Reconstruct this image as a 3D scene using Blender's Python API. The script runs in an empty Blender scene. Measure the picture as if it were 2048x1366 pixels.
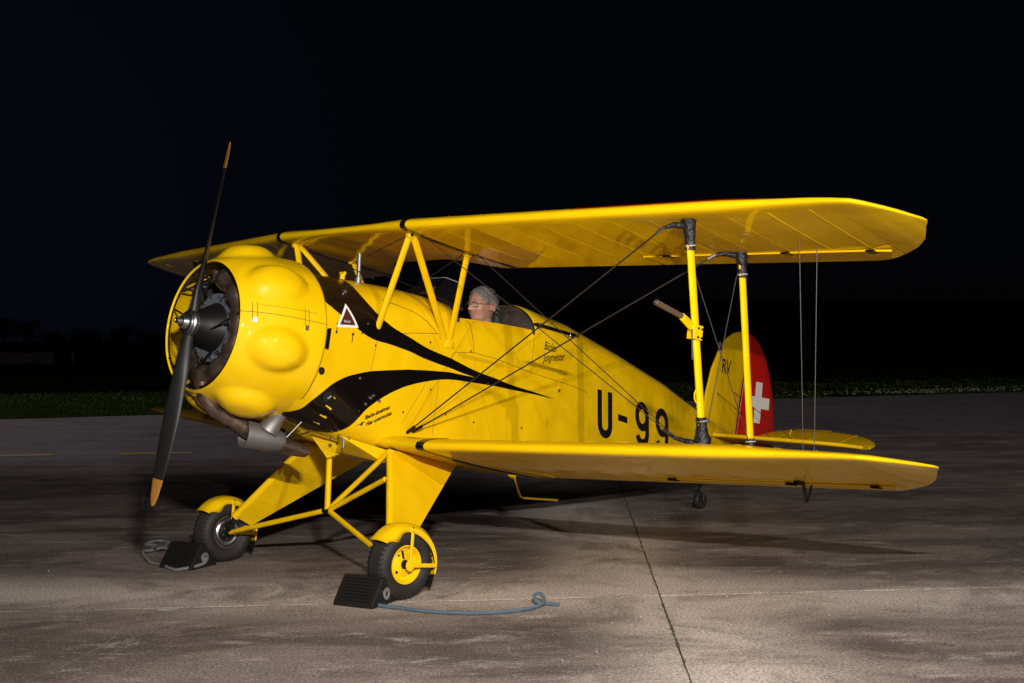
import bpy, bmesh, math, random
import numpy as np
from mathutils import Vector, Matrix, noise
from mathutils.geometry import delaunay_2d_cdt
random.seed(7)
PI = math.pi
sc = bpy.context.scene

# ------------------------------------------------------------------ camera
CAM = Vector((-3.663, -5.927, 1.399)); YAW, PIT, ROLL, FPX = 0.7650, -0.0030, -0.0050, 2493.63
cam_d = bpy.data.cameras.new('camera'); cam = bpy.data.objects.new('camera', cam_d)
sc.collection.objects.link(cam); sc.camera = cam
fw = Vector((math.cos(PIT)*math.cos(YAW), math.cos(PIT)*math.sin(YAW), math.sin(PIT)))
rt = Vector((math.sin(YAW), -math.cos(YAW), 0)); up = rt.cross(fw)
r2 = math.cos(ROLL)*rt + math.sin(ROLL)*up; u2 = -math.sin(ROLL)*rt + math.cos(ROLL)*up
cam.matrix_world = Matrix(((r2.x, u2.x, -fw.x, CAM.x), (r2.y, u2.y, -fw.y, CAM.y), (r2.z, u2.z, -fw.z, CAM.z), (0, 0, 0, 1)))
cam_d.sensor_width = 36.0; cam_d.lens = FPX/2048*36.0; cam_d.clip_start = .05; cam_d.clip_end = 3000
sc.render.resolution_x = 1024; sc.render.resolution_y = 683
sc.view_settings.view_transform = 'Standard'; sc.view_settings.look = 'None'
sc.view_settings.exposure = 0; sc.view_settings.gamma = 1
sc.render.engine = 'CYCLES'

# ------------------------------------------------------------------ night sky
w = bpy.data.worlds.new('World'); sc.world = w; w.use_nodes = True
nt = w.node_tree; nt.nodes.clear()
out = nt.nodes.new('ShaderNodeOutputWorld'); bg = nt.nodes.new('ShaderNodeBackground')
# moonless night sky: near-black navy, a little bluer towards the last light on the left, warmer and darker at the horizon
tcw = nt.nodes.new('ShaderNodeTexCoord')
def w_dot(v):
    n = nt.nodes.new('ShaderNodeVectorMath'); n.operation = 'DOT_PRODUCT'; nt.links.new(tcw.outputs['Generated'], n.inputs[0]); n.inputs[1].default_value = v; return n.outputs['Value']
def w_rng(sck, a, b_):
    r = nt.nodes.new('ShaderNodeMapRange'); r.interpolation_type = 'SMOOTHSTEP'; r.inputs[1].default_value = a; r.inputs[2].default_value = b_; nt.links.new(sck, r.inputs[0]); return r.outputs[0]
def w_mix(f, a, b_):
    x = nt.nodes.new('ShaderNodeMix'); x.data_type = 'RGBA'; nt.links.new(f, x.inputs[0])
    for i_, v in ((6, a), (7, b_)):
        if isinstance(v, tuple): x.inputs[i_].default_value = (*v, 1)
        else: nt.links.new(v, x.inputs[i_])
    return x.outputs[2]
c_ = w_mix(w_rng(w_dot((0, 0, 1)), -.01, .10), (.0012, .0009, .0009), (.0009, .0012, .0021))
c_ = w_mix(w_rng(w_dot((.345, .935, .09)), .93, 1.0), c_, (.0016, .0020, .0046))
nt.links.new(c_, bg.inputs['Color']); nt.links.new(bg.outputs[0], out.inputs['Surface']); bg.inputs['Strength'].default_value = 1

# ------------------------------------------------------------------ hand-held flash and flood lamps that lit the aeroplane, plus an added background spot
def lamp(name, loc, target, power, size, col=(1, .95, .88), shape='DISK'):
    d = bpy.data.lights.new(name, 'AREA'); d.energy = power; d.shape = shape; d.size = size; d.color = col
    o = bpy.data.objects.new(name, d); sc.collection.objects.link(o); o.location = loc
    o.rotation_euler = (Vector(target)-Vector(loc)).to_track_quat('-Z', 'Y').to_euler()
    return o
K = 1.0
for i in range(4):
    a = (i-1.5)*.085
    lamp('flash_lamp', (-3.1+.69*a, -5.8-.72*a, 2.72), (2.2, -1.2, .8), 130*K, .035)
lamp('flash_lamp', (-.25, -7.2, 2.7), (2.2, -1.2, .6), 150*K, .07)
lamp('flood_lamp', (2-31.5, -38, 15.5), (8, 7, 0), 2000*K, .8, (1, .94, .93))
# added spot out of view to the left, brightens the taxiway and the grass
sd_ = bpy.data.lights.new('added_background_spot', 'SPOT'); sd_.energy = 50000; sd_.spot_size = math.radians(32); sd_.spot_blend = .45; sd_.shadow_soft_size = .3; sd_.color = (1, .93, .95)
so_ = bpy.data.objects.new('added_background_spot', sd_); sc.collection.objects.link(so_); so_.location = (-20, 45, 10)
so_.rotation_euler = (Vector((14, 11.5, 0))-Vector((-20, 45, 10))).to_track_quat('-Z', 'Y').to_euler()

# ------------------------------------------------------------------ material helpers
MATS = {}
def mat(name, col, rough=.5, metal=0, coat=0, spec=.5, bump=None, var=None, coat_rough=.05, trans=0, alpha=1, wav=None):
    if name in MATS: return MATS[name]
    m = bpy.data.materials.new(name); m.use_nodes = True; t = m.node_tree; b = t.nodes['Principled BSDF']
    b.inputs['Base Color'].default_value = (*col, 1); b.inputs['Roughness'].default_value = rough
    b.inputs['Metallic'].default_value = metal; b.inputs['Coat Weight'].default_value = coat
    b.inputs['Coat Roughness'].default_value = coat_rough; b.inputs['Specular IOR Level'].default_value = spec
    b.inputs['Transmission Weight'].default_value = trans; b.inputs['Alpha'].default_value = alpha
    tc = t.nodes.new('ShaderNodeTexCoord')
    if var:   # (scale, amount, second colour)
        n = t.nodes.new('ShaderNodeTexNoise'); n.inputs['Scale'].default_value = var[0]; n.inputs['Detail'].default_value = 6
        n.inputs['Roughness'].default_value = .65
        r = t.nodes.new('ShaderNodeMapRange'); r.inputs[1].default_value = .35; r.inputs[2].default_value = .7
        r.inputs[3].default_value = 0; r.inputs[4].default_value = var[1]
        x = t.nodes.new('ShaderNodeMix'); x.data_type = 'RGBA'
        x.inputs[6].default_value = (*col, 1); x.inputs[7].default_value = (*var[2], 1)
        t.links.new(tc.outputs['Object'], n.inputs['Vector']); t.links.new(n.outputs['Fac'], r.inputs[0])
        t.links.new(r.outputs[0], x.inputs[0]); t.links.new(x.outputs[2], b.inputs['Base Color'])
    if bump:  # (scale, strength, distance)
        n = t.nodes.new('ShaderNodeTexNoise'); n.inputs['Scale'].default_value = bump[0]; n.inputs['Detail'].default_value = 4
        bn = t.nodes.new('ShaderNodeBump'); bn.inputs['Strength'].default_value = bump[1]; bn.inputs['Distance'].default_value = bump[2]
        t.links.new(tc.outputs['Object'], n.inputs['Vector']); t.links.new(n.outputs['Fac'], bn.inputs['Height'])
        t.links.new(bn.outputs[0], b.inputs['Normal'])
    if wav:   # long soft waves in sheet or fabric
        n2 = t.nodes.new('ShaderNodeTexNoise'); n2.inputs['Scale'].default_value = wav[0]; n2.inputs['Detail'].default_value = 2
        b2 = t.nodes.new('ShaderNodeBump'); b2.inputs['Strength'].default_value = 1; b2.inputs['Distance'].default_value = wav[1]
        t.links.new(tc.outputs['Object'], n2.inputs['Vector']); t.links.new(n2.outputs['Fac'], b2.inputs['Height'])
        if bump: t.links.new(b2.outputs[0], bn.inputs['Normal'])
        else: t.links.new(b2.outputs[0], b.inputs['Normal'])
    MATS[name] = m; return m
YC = (.82, .50, .001)
YEL = mat('yellow_enamel', YC, .5, spec=.1, coat=.8, coat_rough=.02, var=(2.2, .25, (.75, .465, .002)), bump=(7, .35, .006), wav=(2.3, .05))
YFAB = mat('yellow_doped_fabric', YC, .5, spec=.1, coat=.7, coat_rough=.02, var=(3, .3, (.75, .465, .002)), bump=(9, .2, .003), wav=(1.8, .02))
BLK = mat('black_enamel', (.004, .003, .003), .3, spec=.2, coat=.5, coat_rough=.03, bump=(7, .35, .006), wav=(2.3, .03))
INK = mat('black_marking_paint', (.006, .005, .005), .4)
RED = mat('red_enamel', (.52, .012, .006), .3, coat=.6, coat_rough=.06, var=(4, .3, (.42, .01, .006)))
WHT = mat('white_marking_paint', (.78, .76, .74), .4)
BOOT = mat('black_leather', (.010, .009, .011), .45, spec=.4, bump=(38, 1, .012))
RUB = mat('tyre_rubber', (.017, .0145, .0135), .62, spec=.3, var=(9, .6, (.030, .026, .023)))
CRUB = mat('chock_rubber', (.009, .008, .008), .5, spec=.35, bump=(60, .5, .004))
WIRE = mat('dark_bracing_steel', (.024, .017, .014), .55, spec=.25)
WIRE2 = mat('bare_cable_steel', (.06, .055, .052), .5, metal=.3, spec=.3)
STEEL = mat('polished_steel', (.45, .45, .47), .34, metal=1)
ALU = mat('dull_aluminium', (.24, .235, .24), .5, metal=.8, var=(14, .5, (.30, .28, .27)))
EXH = mat('burnt_exhaust_steel', (.11, .075, .06), .33, metal=.85, var=(14, 1, (.34, .24, .18)), bump=(30, .5, .003))
CRK = mat('engine_grey_enamel', (.16, .18, .22), .4, metal=.3, var=(20, .4, (.08, .09, .11)))
DRK = mat('engine_black_enamel', (.005, .0045, .005), .5, spec=.3)
FIN = mat('cylinder_iron', (.06, .055, .055), .5, metal=.5)
SEAM = mat('seam_dark_brown', (.05, .025, .004), .8)  # dark brown for seam lines and latch straps
PROPM = mat('propeller_dark_paint', (.012, .011, .012), .4, coat=.2)
PROPT = mat('propeller_orange_tip', (.36, .15, .03), .4, coat=.3)
SKIN = mat('skin', (.48, .25, .17), .45, var=(28, .7, (.32, .13, .09)), bump=(50, .3, .002))
HAIR = mat('grey_hair', (.34, .32, .31), .7, spec=.2, var=(70, 1, (.07, .062, .06)), bump=(120, 1, .01))
JACK = mat('dark_jacket_cloth', (.020, .021, .022), .8, bump=(25, .8, .02))
SCARF = mat('green_scarf_cloth', (.035, .05, .038), .9, bump=(60, .6, .01))
PAD = mat('worn_brown_leather', (.028, .020, .016), .7, var=(16, .8, (.07, .048, .035)), bump=(22, .9, .02))
GLS = mat('clear_acrylic', (1, 1, 1), .03, trans=1, alpha=.25)
LENS = mat('spectacle_lens', (.9, .9, .9), .02, trans=1, alpha=.35)
COP = mat('red_silicone_hose', (.45, .03, .015), .45)
BLUR = mat('faded_blue_rope', (.075, .115, .15), .9, spec=.1, var=(40, .6, (.13, .17, .20)))
GRYR = mat('dirty_grey_rope', (.17, .165, .18), .9, spec=.1, var=(40, .6, (.11, .105, .11)))
GALV = mat('galvanised_washer', (.48, .50, .52), .35, metal=.8)
BLUEP = mat('blue_paint_smear', (.08, .17, .32), .5)

# ------------------------------------------------------------------ aeroplane body axes -> world
TH, ZH = .172, 1.488; CT, ST = math.cos(TH), math.sin(TH)
def BW(p):
    x, y, z = p
    return Vector((x*CT+z*ST, -y, -x*ST+z*CT+ZH))
def ID(p): return Vector(p)

class MB:
    def __init__(s): s.v = []; s.f = []; s.m = []
    def add(s, vs, fs, mi=0):
        o = len(s.v); s.v += [tuple(v) for v in vs]; s.f += [tuple(i+o for i in f) for f in fs]; s.m += [mi]*len(fs); return s
    def loft(s, loops, caps=(True, True), closed=True, mi=0):
        n = len(loops[0]); vs = [p for l in loops for p in l]; fs = []
        for i in range(len(loops)-1):
            for j in range(n if closed else n-1):
                k = (j+1) % n
                fs.append((i*n+j, i*n+k, (i+1)*n+k, (i+1)*n+j))
        if caps[0]: fs.append(tuple(range(n-1, -1, -1)))
        if caps[1]: fs.append(tuple(range((len(loops)-1)*n, len(loops)*n)))
        return s.add(vs, fs, mi)
    def tube(s, path, r, n=10, rb=None, ref=(1, 0, 0), caps=True, mi=0):
        P = [Vector(p) for p in path]; L = []
        R = r if isinstance(r, (list, tuple)) else [r]*len(P)
        RB = rb if isinstance(rb, (list, tuple)) else ([rb]*len(P) if rb else R)
        prev = None
        for i, p in enumerate(P):
            t = (P[min(i+1, len(P)-1)]-P[max(i-1, 0)]).normalized()
            a = Vector(ref) if prev is None or rb else prev
            a = a-t*a.dot(t)
            if a.length < 1e-3: a = t.orthogonal()
            a.normalize(); b = t.cross(a); prev = a
            L.append([p+a*R[i]*math.cos(2*PI*k/n)+b*RB[i]*math.sin(2*PI*k/n) for k in range(n)])
        return s.loft(L, (caps, caps), True, mi)
    def box(s, c, d, R=None, bev=0, mi=0):
        c = Vector(c); h = Vector(d)/2; vs = []
        for sx in (-1, 1):
            for sy in (-1, 1):
                for sz in (-1, 1):
                    q = Vector((sx*h.x, sy*h.y, sz*h.z)); q = (R @ q) if R else q; vs.append(c+q)
        return s.add(vs, [(0, 1, 3, 2), (4, 6, 7, 5), (0, 4, 5, 1), (2, 3, 7, 6), (0, 2, 6, 4), (1, 5, 7, 3)], mi)
    def lathe(s, prof, c, axis, ref=None, n=32, caps=(False, False), ang=(0, 2*PI), mi=0):
        c = Vector(c); ax = Vector(axis).normalized(); a = Vector(ref) if ref else ax.orthogonal()
        a = (a-ax*a.dot(ax)).normalized(); b = ax.cross(a)
        full = abs(ang[1]-ang[0]-2*PI) < 1e-6; L = []
        for (h, r) in prof:
            L.append([c+ax*h+(a*math.cos(t)+b*math.sin(t))*r for t in [ang[0]+(ang[1]-ang[0])*k/(n if full else n-1) for k in range(n)]])
        return s.loft(L, caps, full, mi)
    def build(s, name, m, parent=None, T=BW, smooth=True, solid=0, bevel=0, sub=0, autos=40, recalc=True, label=None, kind=None):
        me = bpy.data.meshes.new(name); o = bpy.data.objects.new(name, me)
        org = Vector(parent_origin(parent)) if parent is not None else Vector((0, 0, 0))
        W = [T(p) for p in s.v]
        if parent is None:
            lo = Vector([min(p[i] for p in W) for i in range(3)]); hi = Vector([max(p[i] for p in W) for i in range(3)])
            org = Vector(((lo.x+hi.x)/2, (lo.y+hi.y)/2, lo.z)); o.location = org
        me.from_pydata([tuple(p-org) for p in W], [], s.f)
        ms = m if isinstance(m, (list, tuple)) else [m]
        for k in ms: me.materials.append(k)
        if len(ms) > 1: me.polygons.foreach_set('material_index', s.m)
        if recalc:
            b = bmesh.new(); b.from_mesh(me); bmesh.ops.remove_doubles(b, verts=b.verts, dist=1e-5)
            bmesh.ops.recalc_face_normals(b, faces=b.faces); b.to_mesh(me); b.free()
        if smooth:
            me.polygons.foreach_set('use_smooth', [True]*len(me.polygons))
            if autos: me.set_sharp_from_angle(angle=math.radians(autos))
        sc.collection.objects.link(o)
        if parent is not None: o.parent = parent
        if solid: d = o.modifiers.new('thickness', 'SOLIDIFY'); d.thickness = solid; d.offset = 0
        if bevel: d = o.modifiers.new('bevel', 'BEVEL'); d.width = bevel; d.segments = 2; d.limit_method = 'ANGLE'
        if sub: d = o.modifiers.new('sub', 'SUBSURF'); d.levels = sub; d.render_levels = sub
        if label: o['label'] = label
        if kind: o['kind'] = kind
        return o
def parent_origin(p):
    v = Vector((0, 0, 0))
    while p is not None: v = v+p.location; p = p.parent
    return v
def thing(name, loc, label, cat, group=None):
    o = bpy.data.objects.new(name, None); sc.collection.objects.link(o); o.location = loc; o.empty_display_size = .1
    if label: o['label'] = label
    if cat: o['category'] = cat
    if group: o['group'] = group
    return o
def tagx(o, label, cat, group=None):
    o['label'] = label; o['category'] = cat
    if group: o['group'] = group
    return o

# ------------------------------------------------------------------ ground
JA = Vector((.751, .660, 0)); JB = Vector((.757, -.653, 0)); P0 = Vector((1.75, -1.83, 0))
def ground_material(name, c1, c2, c3, rot, bumpd=.006, streak=(1, 2.6), joints=False):
    m = bpy.data.materials.new(name); m.use_nodes = True; t = m.node_tree; b = t.nodes['Principled BSDF']
    N = t.nodes.new; tc = N('ShaderNodeTexCoord'); mp = N('ShaderNodeMapping'); mp.inputs['Rotation'].default_value = (0, 0, rot)
    mp2 = N('ShaderNodeMapping'); mp2.inputs['Scale'].default_value = (streak[0], streak[1], 1)
    geo = N('ShaderNodeNewGeometry'); t.links.new(geo.outputs['Position'], mp.inputs[0]); t.links.new(mp.outputs[0], mp2.inputs[0])
    def nz(scale, det, rough, src, dist=0):
        n = N('ShaderNodeTexNoise'); n.inputs['Scale'].default_value = scale; n.inputs['Detail'].default_value = det
        n.inputs['Roughness'].default_value = rough; n.inputs['Distortion'].default_value = dist
        t.links.new(src, n.inputs['Vector']); return n.outputs['Fac']
    def rng(s, a, bb, c=0, d=1):
        r = N('ShaderNodeMapRange'); r.interpolation_type = 'SMOOTHSTEP'
        for i, v in enumerate((a, bb, c, d)): r.inputs[i+1].default_value = v
        t.links.new(s, r.inputs[0]); return r.outputs[0]
    def mix(f, a, bb):
        x = N('ShaderNodeMix'); x.data_type = 'RGBA'; t.links.new(f, x.inputs[0])
        for i, v in ((6, a), (7, bb)):
            if isinstance(v, tuple): x.inputs[i].default_value = (*v, 1)
            else: t.links.new(v, x.inputs[i])
        return x.outputs[2]
    A = mp.outputs[0]; S = mp2.outputs[0]
    big = nz(.55, 9, .68, S, .6); mid = nz(2.2, 12, .76, S, .4); fine = nz(70, 4, .7, A); grit = nz(260, 2, .6, A); blot = nz(1.1, 8, .7, A, 1.2)
    c = mix(rng(big, .42, .57), c1, c2); c = mix(rng(mid, .52, .70, 0, .75), c, c3)
    c = mix(rng(blot, .52, .70, 0, .6), c, tuple(v*.5 for v in c1))
    flk = nz(9, 10, .78, S); c = mix(rng(flk, .56, .66, 0, .55), c, c3); c = mix(rng(nz(6.3, 10, .78, S, .5), .57, .68, 0, .55), c, tuple(v*.5 for v in c1))
    spk = nz(38, 5, .8, A); c = mix(rng(spk, .66, .72, 0, .6), c, c3)
    if joints:   # pale scuffed wear that gathers along the two slab joints
        for dv, off in ((JB, -P0.dot(JB)), (JA, -P0.dot(JA))):
            vm = N('ShaderNodeVectorMath'); vm.operation = 'DOT_PRODUCT'; t.links.new(geo.outputs['Position'], vm.inputs[0]); vm.inputs[1].default_value = dv
            ad = N('ShaderNodeMath'); ad.operation = 'ADD'; t.links.new(vm.outputs['Value'], ad.inputs[0]); ad.inputs[1].default_value = off
            ab = N('ShaderNodeMath'); ab.operation = 'ABSOLUTE'; t.links.new(ad.outputs[0], ab.inputs[0])
            nr_ = rng(ab.outputs[0], .0, .75, 1, 0); ml = N('ShaderNodeMath'); ml.operation = 'MULTIPLY'; t.links.new(nr_, ml.inputs[0]); t.links.new(rng(nz(1.7, 6, .7, A, .8), .34, .60, .25, 1.0), ml.inputs[1])
            c = mix(ml.outputs[0], c, c3)
    dk = N('ShaderNodeMix'); dk.data_type = 'RGBA'; dk.blend_type = 'MULTIPLY'; dk.inputs[0].default_value = 1
    t.links.new(c, dk.inputs[6]); g = rng(fine, .32, .68, .5, 1.48); t.links.new(g, dk.inputs[7])
    d2 = N('ShaderNodeMix'); d2.data_type = 'RGBA'; d2.blend_type = 'MULTIPLY'; d2.inputs[0].default_value = 1
    t.links.new(dk.outputs[2], d2.inputs[6]); t.links.new(rng(grit, .38, .64, .5, 1.5), d2.inputs[7])
    t.links.new(d2.outputs[2], b.inputs['Base Color']); b.inputs['Roughness'].default_value = .82; b.inputs['Specular IOR Level'].default_value = .25
    add = N('ShaderNodeMath'); add.operation = 'ADD'; t.links.new(fine, add.inputs[0]); t.links.new(grit, add.inputs[1])
    bn = N('ShaderNodeBump'); bn.inputs['Strength'].default_value = .5; bn.inputs['Distance'].default_value = bumpd
    t.links.new(add.outputs[0], bn.inputs['Height']); t.links.new(bn.outputs[0], b.inputs['Normal'])
    return m
CONC = ground_material('worn_concrete', (.125, .100, .091), (.240, .192, .173), (.56, .48, .43), math.radians(41), joints=True)
ASPH = ground_material('old_asphalt', (.17, .145, .15), (.21, .18, .19), (.28, .25, .25), math.radians(35))
def flat(name, pts, z, m, parent=None, th=0):
    b = MB(); n = len(pts)
    vs = [(p[0], p[1], z) for p in pts]; fs = [tuple(range(n))]
    if th:
        vs += [(p[0], p[1], z-th) for p in pts]; fs += [(i, (i+1) % n, n+(i+1) % n, n+i) for i in range(n)]
    b.add(vs, fs); return b.build(name, m, parent, T=ID, smooth=False, recalc=bool(th))
apron = thing('apron', (1.75, -1.83, 0), None, None); apron['kind'] = 'structure'
ss = [-14, 0, 9.2, 20]      # along joint B (to the right of the picture)
tt = [-14, 0, 9.85]
def slabpt(s, t): return P0+JB*s+JA*t
for i in range(len(ss)-1):
    for j in range(len(tt)-1):
        g = .0045; q = [(ss[i]+g, tt[j]+g), (ss[i+1]-g, tt[j]+g), (ss[i+1]-g, tt[j+1]-g), (ss[i]+g, tt[j+1]-g)]
        if j == 1:   # the far edge follows the taxiway line
            q[2] = (q[2][0], 9.40+.247*q[2][0]); q[3] = (q[3][0], 9.40+.247*q[3][0])
        # ragged joint edges
        P = []
        for k in range(4):
            a = q[k]; c = q[(k+1) % 4]; nseg = int(math.dist(a, c)/.12)+1
            for e in range(nseg):
                f = e/nseg; s_, t_ = a[0]+(c[0]-a[0])*f, a[1]+(c[1]-a[1])*f
                jt = .007*noise.noise(Vector((s_*6, t_*6, k*9.)))+.004*noise.noise(Vector((s_*21, t_*21, k)))
                if 0 < e: s_ += jt if k % 2 else 0; t_ += 0 if k % 2 else jt
                P.append(slabpt(s_, t_))
        flat('concrete_slab', P, 0, CONC, apron, th=.05)
JOINT = mat('joint_dirt', (.060, .050, .040), .95, bump=(80, .8, .01))
jq = [slabpt(*a) for a in ((-14.2, -14.2), (20.2, -14.2), (20.2, 14.3), (-14.2, 5.8))]
flat('joint_dirt', jq, -.009, JOINT, apron)
# weeds in the joint
wm = MB(); WEED = mat('joint_weed', (.06, .065, .03), .9)
for _ in range(150):
    t = random.choice([random.uniform(-2, 4), random.gauss(-.9, .25), random.gauss(.9, .5)]); p = slabpt(random.uniform(-.008, .008), t)
    a = random.uniform(0, 2*PI); h = random.uniform(.004, .016); d = Vector((math.cos(a), math.sin(a), 0))*.004
    wm.add([p-d, p+d, p+Vector((random.uniform(-.01, .01), random.uniform(-.01, .01), h))], [(0, 1, 2)])
wo = wm.build('joint_weeds', WEED, None, T=ID, smooth=False, recalc=False); tagx(wo, 'tiny dry weeds growing in the long joint between the concrete slabs', 'weeds'); wo['kind'] = 'stuff'
# cracks in the slabs: ragged pale sealed lines
CRKL = mat('crack_filler', (.30, .26, .23), .9, var=(7, 1, (.13, .105, .09)))
DCR = mat('crack_dark_brown', (.03, .025, .02), .95)  # plain dark brown crack colour
def crack(pts, wd, m, z=.003):
    b = MB(); P = []
    for i in range(len(pts)-1):
        a, c = Vector((*pts[i], 0)), Vector((*pts[i+1], 0)); n = int((c-a).length/.03)+1
        for k in range(n): P.append(a.lerp(c, k/n))
    nr = Vector((-(P[-1]-P[0]).y, (P[-1]-P[0]).x, 0)).normalized(); vs = []
    for k, p in enumerate(P):
        o = nr*(.05*noise.noise(p*2.5)+.02*noise.noise(p*9)); ww = wd*(.6+.9*abs(noise.noise(p*14)))
        vs += [(p+o-nr*ww).to_tuple()[:2]+(z,), (p+o+nr*ww).to_tuple()[:2]+(z,)]
    b.add(vs, [(2*k, 2*k+1, 2*k+3, 2*k+2) for k in range(len(P)-1)]); return b.build('crack', m, apron, T=ID, smooth=False, recalc=False)
crack([(-1.363, -.982), (-1.062, -.771), (-.654, -.418), (-.284, -.102)], .004, CRKL)
crack([(5.602, -1.5), (5.167, -1.976), (4.762, -2.369), (4.386, -2.723), (3.9, -3.2)], .005, CRKL)
crack([slabpt(-3.6, -.02)[:2], slabpt(-2.0, -.03)[:2], slabpt(-.1, -.02)[:2]], .0022, CRKL, .0035)
crack([slabpt(.2, .09)[:2], slabpt(1.6, .11)[:2], slabpt(3.6, .05)[:2]], .0026, CRKL, .0035)
b = MB(); b.lathe([(0, .001), (.0, .055)], (-.252, -.172, .0045), (0, 0, 1), n=24); b.build('paint_spot', mat('spot_paint', (.46, .43, .40), .8, var=(30, .7, (.25, .22, .2))), apron, T=ID, recalc=False)
# small stones and pale chips lying on the slabs
sm = MB(); STN = mat('stone_chip', (.38, .35, .32), .9, var=(3, 1, (.07, .06, .055)))
for _ in range(700):
    q = slabpt(random.uniform(-9, 9), random.uniform(-4.5, 9)) if random.random() < .6 else slabpt(random.gauss(0, .3), random.uniform(-4, 4)); r = random.choice([.0025, .003, .004, .006])*random.uniform(.7, 1.4)
    a = random.uniform(0, 6.28); P_ = [q+Vector((r*random.uniform(.7, 1.3)*math.cos(a+k*PI/2), r*random.uniform(.7, 1.3)*math.sin(a+k*PI/2), .0005)) for k in range(4)]
    sm.add(P_+[q+Vector((0, 0, r*.9))], [(0, 1, 4), (1, 2, 4), (2, 3, 4), (3, 0, 4)])
so2 = sm.build('stone_chips', STN, None, T=ID, smooth=False, recalc=False); tagx(so2, 'small stones and pale chips scattered over the concrete slabs', 'stones'); so2['kind'] = 'stuff'
# taxiway asphalt and paint
g1 = [slabpt(-14, 5.6), slabpt(20, 14.0)]; GD = (g1[1]-g1[0]).normalized()
tx = thing('taxiway', (9, 9, 0), None, None); tx['kind'] = 'structure'
E0 = Vector((6.013, 15.997, 0)); E1 = Vector((27.212, 6.25, 0)); ed = (E1-E0).normalized()
edge = []
for k in range(401):
    p = E0+ed*(-60+k*.45); nrm = Vector((-ed.y, ed.x, 0)); edge.append(p+nrm*(.14*noise.noise(p*.9)+.06*noise.noise(p*3.3)))
apts = [g1[0]-GD*60, g1[0], g1[1], g1[1]+GD*60]+[p for p in reversed(edge)]
flat('asphalt_surface', apts, -.006, ASPH, tx, th=.03)
YLN = mat('worn_yellow_line', (.75, .40, .02), .8, var=(9, .6, (.35, .2, .05)))
def dash(a, c, wd=.065):
    a = Vector((*a, 0)); c = Vector((*c, 0)); n = Vector((-(c-a).y, (c-a).x, 0)).normalized()*wd
    flat('yellow_dash', [a-n, c-n, c+n, a+n], -.002, YLN, tx)
for a, c in [((2.2, 9.70), (3.434, 8.69)), ((4.05, 8.18), (4.72, 7.63)), ((5.4, 7.12), (6.2, 6.55)), ((7.0, 5.98), (7.8, 5.42)), ((10.6, 3.75), (11.4, 3.2)), ((12.31, 2.59), (13.15, 2.03)), ((13.95, 1.42), (15.3, .52))]: dash(a, c)
# grass field
GR = mat('grass_soil', (.016, .022, .006), 1, spec=0, var=(.8, .9, (.032, .038, .013)), bump=(14, 1, .05))
flat('grass_field', [(-900, -900), (1500, -900), (1500, 1500), (-900, 1500)], -.045, GR)
bpy.data.objects['grass_field']['kind'] = 'structure'
GB = mat('grass_blade', (.035, .060, .010), 1, spec=0, var=(1.3, .9, (.012, .024, .004)))
GB2 = mat('pale_grass_blade', (.050, .060, .014), 1, spec=0)
gm = MB(); rg = np.random.default_rng(3); nB = 52000
nrm = Vector((-ed.y, ed.x, 0))
vs = []; fs = []; ms = []
for i in range(nB):
    u = rg.random(); d = .02+ (rg.random()**2.1)*30; s_ = -22+u*62
    p = E0+ed*s_+nrm*d
    if noise.noise(Vector((p.x*.5, p.y*.5, 0)))+.35*noise.noise(Vector((p.x*2, p.y*2, 3.))) < -.32: continue
    h = (.020+.042*rg.random())*(1+.7*noise.noise(p*.8)); wd = .006+.012*rg.random()+d*.0011; a = rg.random()*PI
    dx = Vector((math.cos(a), math.sin(a), 0))*wd; ln = Vector((rg.normal()*.03, rg.normal()*.03, h))
    o = len(vs); b0 = Vector((p.x, p.y, -.045)); vs += [tuple(b0-dx), tuple(b0+dx), tuple(b0+dx*.4+ln*.6), tuple(b0+ln)]; fs.append((o, o+1, o+2, o+3))
    ms.append(1 if d < .25 and rg.random() < .5 or rg.random() < .04 else 0)
gm.v = vs; gm.f = fs; gm.m = ms
go = gm.build('grass', [GB, GB2], None, T=ID, smooth=False, recalc=False); tagx(go, 'short dark green grass along the far edge of the taxiway', 'grass'); go['kind'] = 'stuff'
DAI = mat('daisy_petals', (.22, .22, .20), .9, spec=.05); fl = MB()
for _ in range(420):
    s_ = random.choice([random.gauss(20.5, 1.5), random.gauss(23, 1.6), random.uniform(4, 30)]); d = abs(random.gauss(0, 1.1))+.35; p = E0+ed*s_+nrm*d
    r = random.uniform(.012, .024); z = random.uniform(.02, .05)
    fl.add([(p.x+r*math.cos(k*PI/3), p.y+r*math.sin(k*PI/3), z+.6*r*math.sin(k*PI/3+1)) for k in range(6)], [(0, 1, 2, 3, 4, 5)])
fo = fl.build('daisies', DAI, None, T=ID, smooth=False, recalc=False); tagx(fo, 'small white daisies scattered in the grass beyond the taxiway', 'flowers'); fo['kind'] = 'stuff'

# ------------------------------------------------------------------ far background
WALLM = mat('pale_wall_render', (.16, .14, .14), .9, var=(.6, .8, (.09, .08, .08)))
lw = thing('low_wall', (30, 67, 0), 'low pale wall of upright concrete panels beyond the grass, far left', 'wall')
a0, a1 = Vector((27.5, 72.2, 0)), Vector((31.1, 65.3, 0)); n = 7
for i in range(n):
    p, q = a0.lerp(a1, (i+.03)/n), a0.lerp(a1, (i+.97)/n); d = (q-p); nn = Vector((-d.y, d.x, 0)).normalized()*.1
    b = MB(); h = .68-.02*(i % 3); b.loft([[p-nn, q-nn, q+nn, p+nn], [v+Vector((0, 0, h)) for v in (p-nn, q-nn, q+nn, p+nn)]]); b.build('wall_panel', WALLM, lw, T=ID, smooth=False)
    b = MB(); c = a0.lerp(a1, i/n); b.box(c+Vector((0, 0, .33)), (.16, .16, .66)); b.build('wall_post', WALLM, lw, T=ID, smooth=False)
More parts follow.
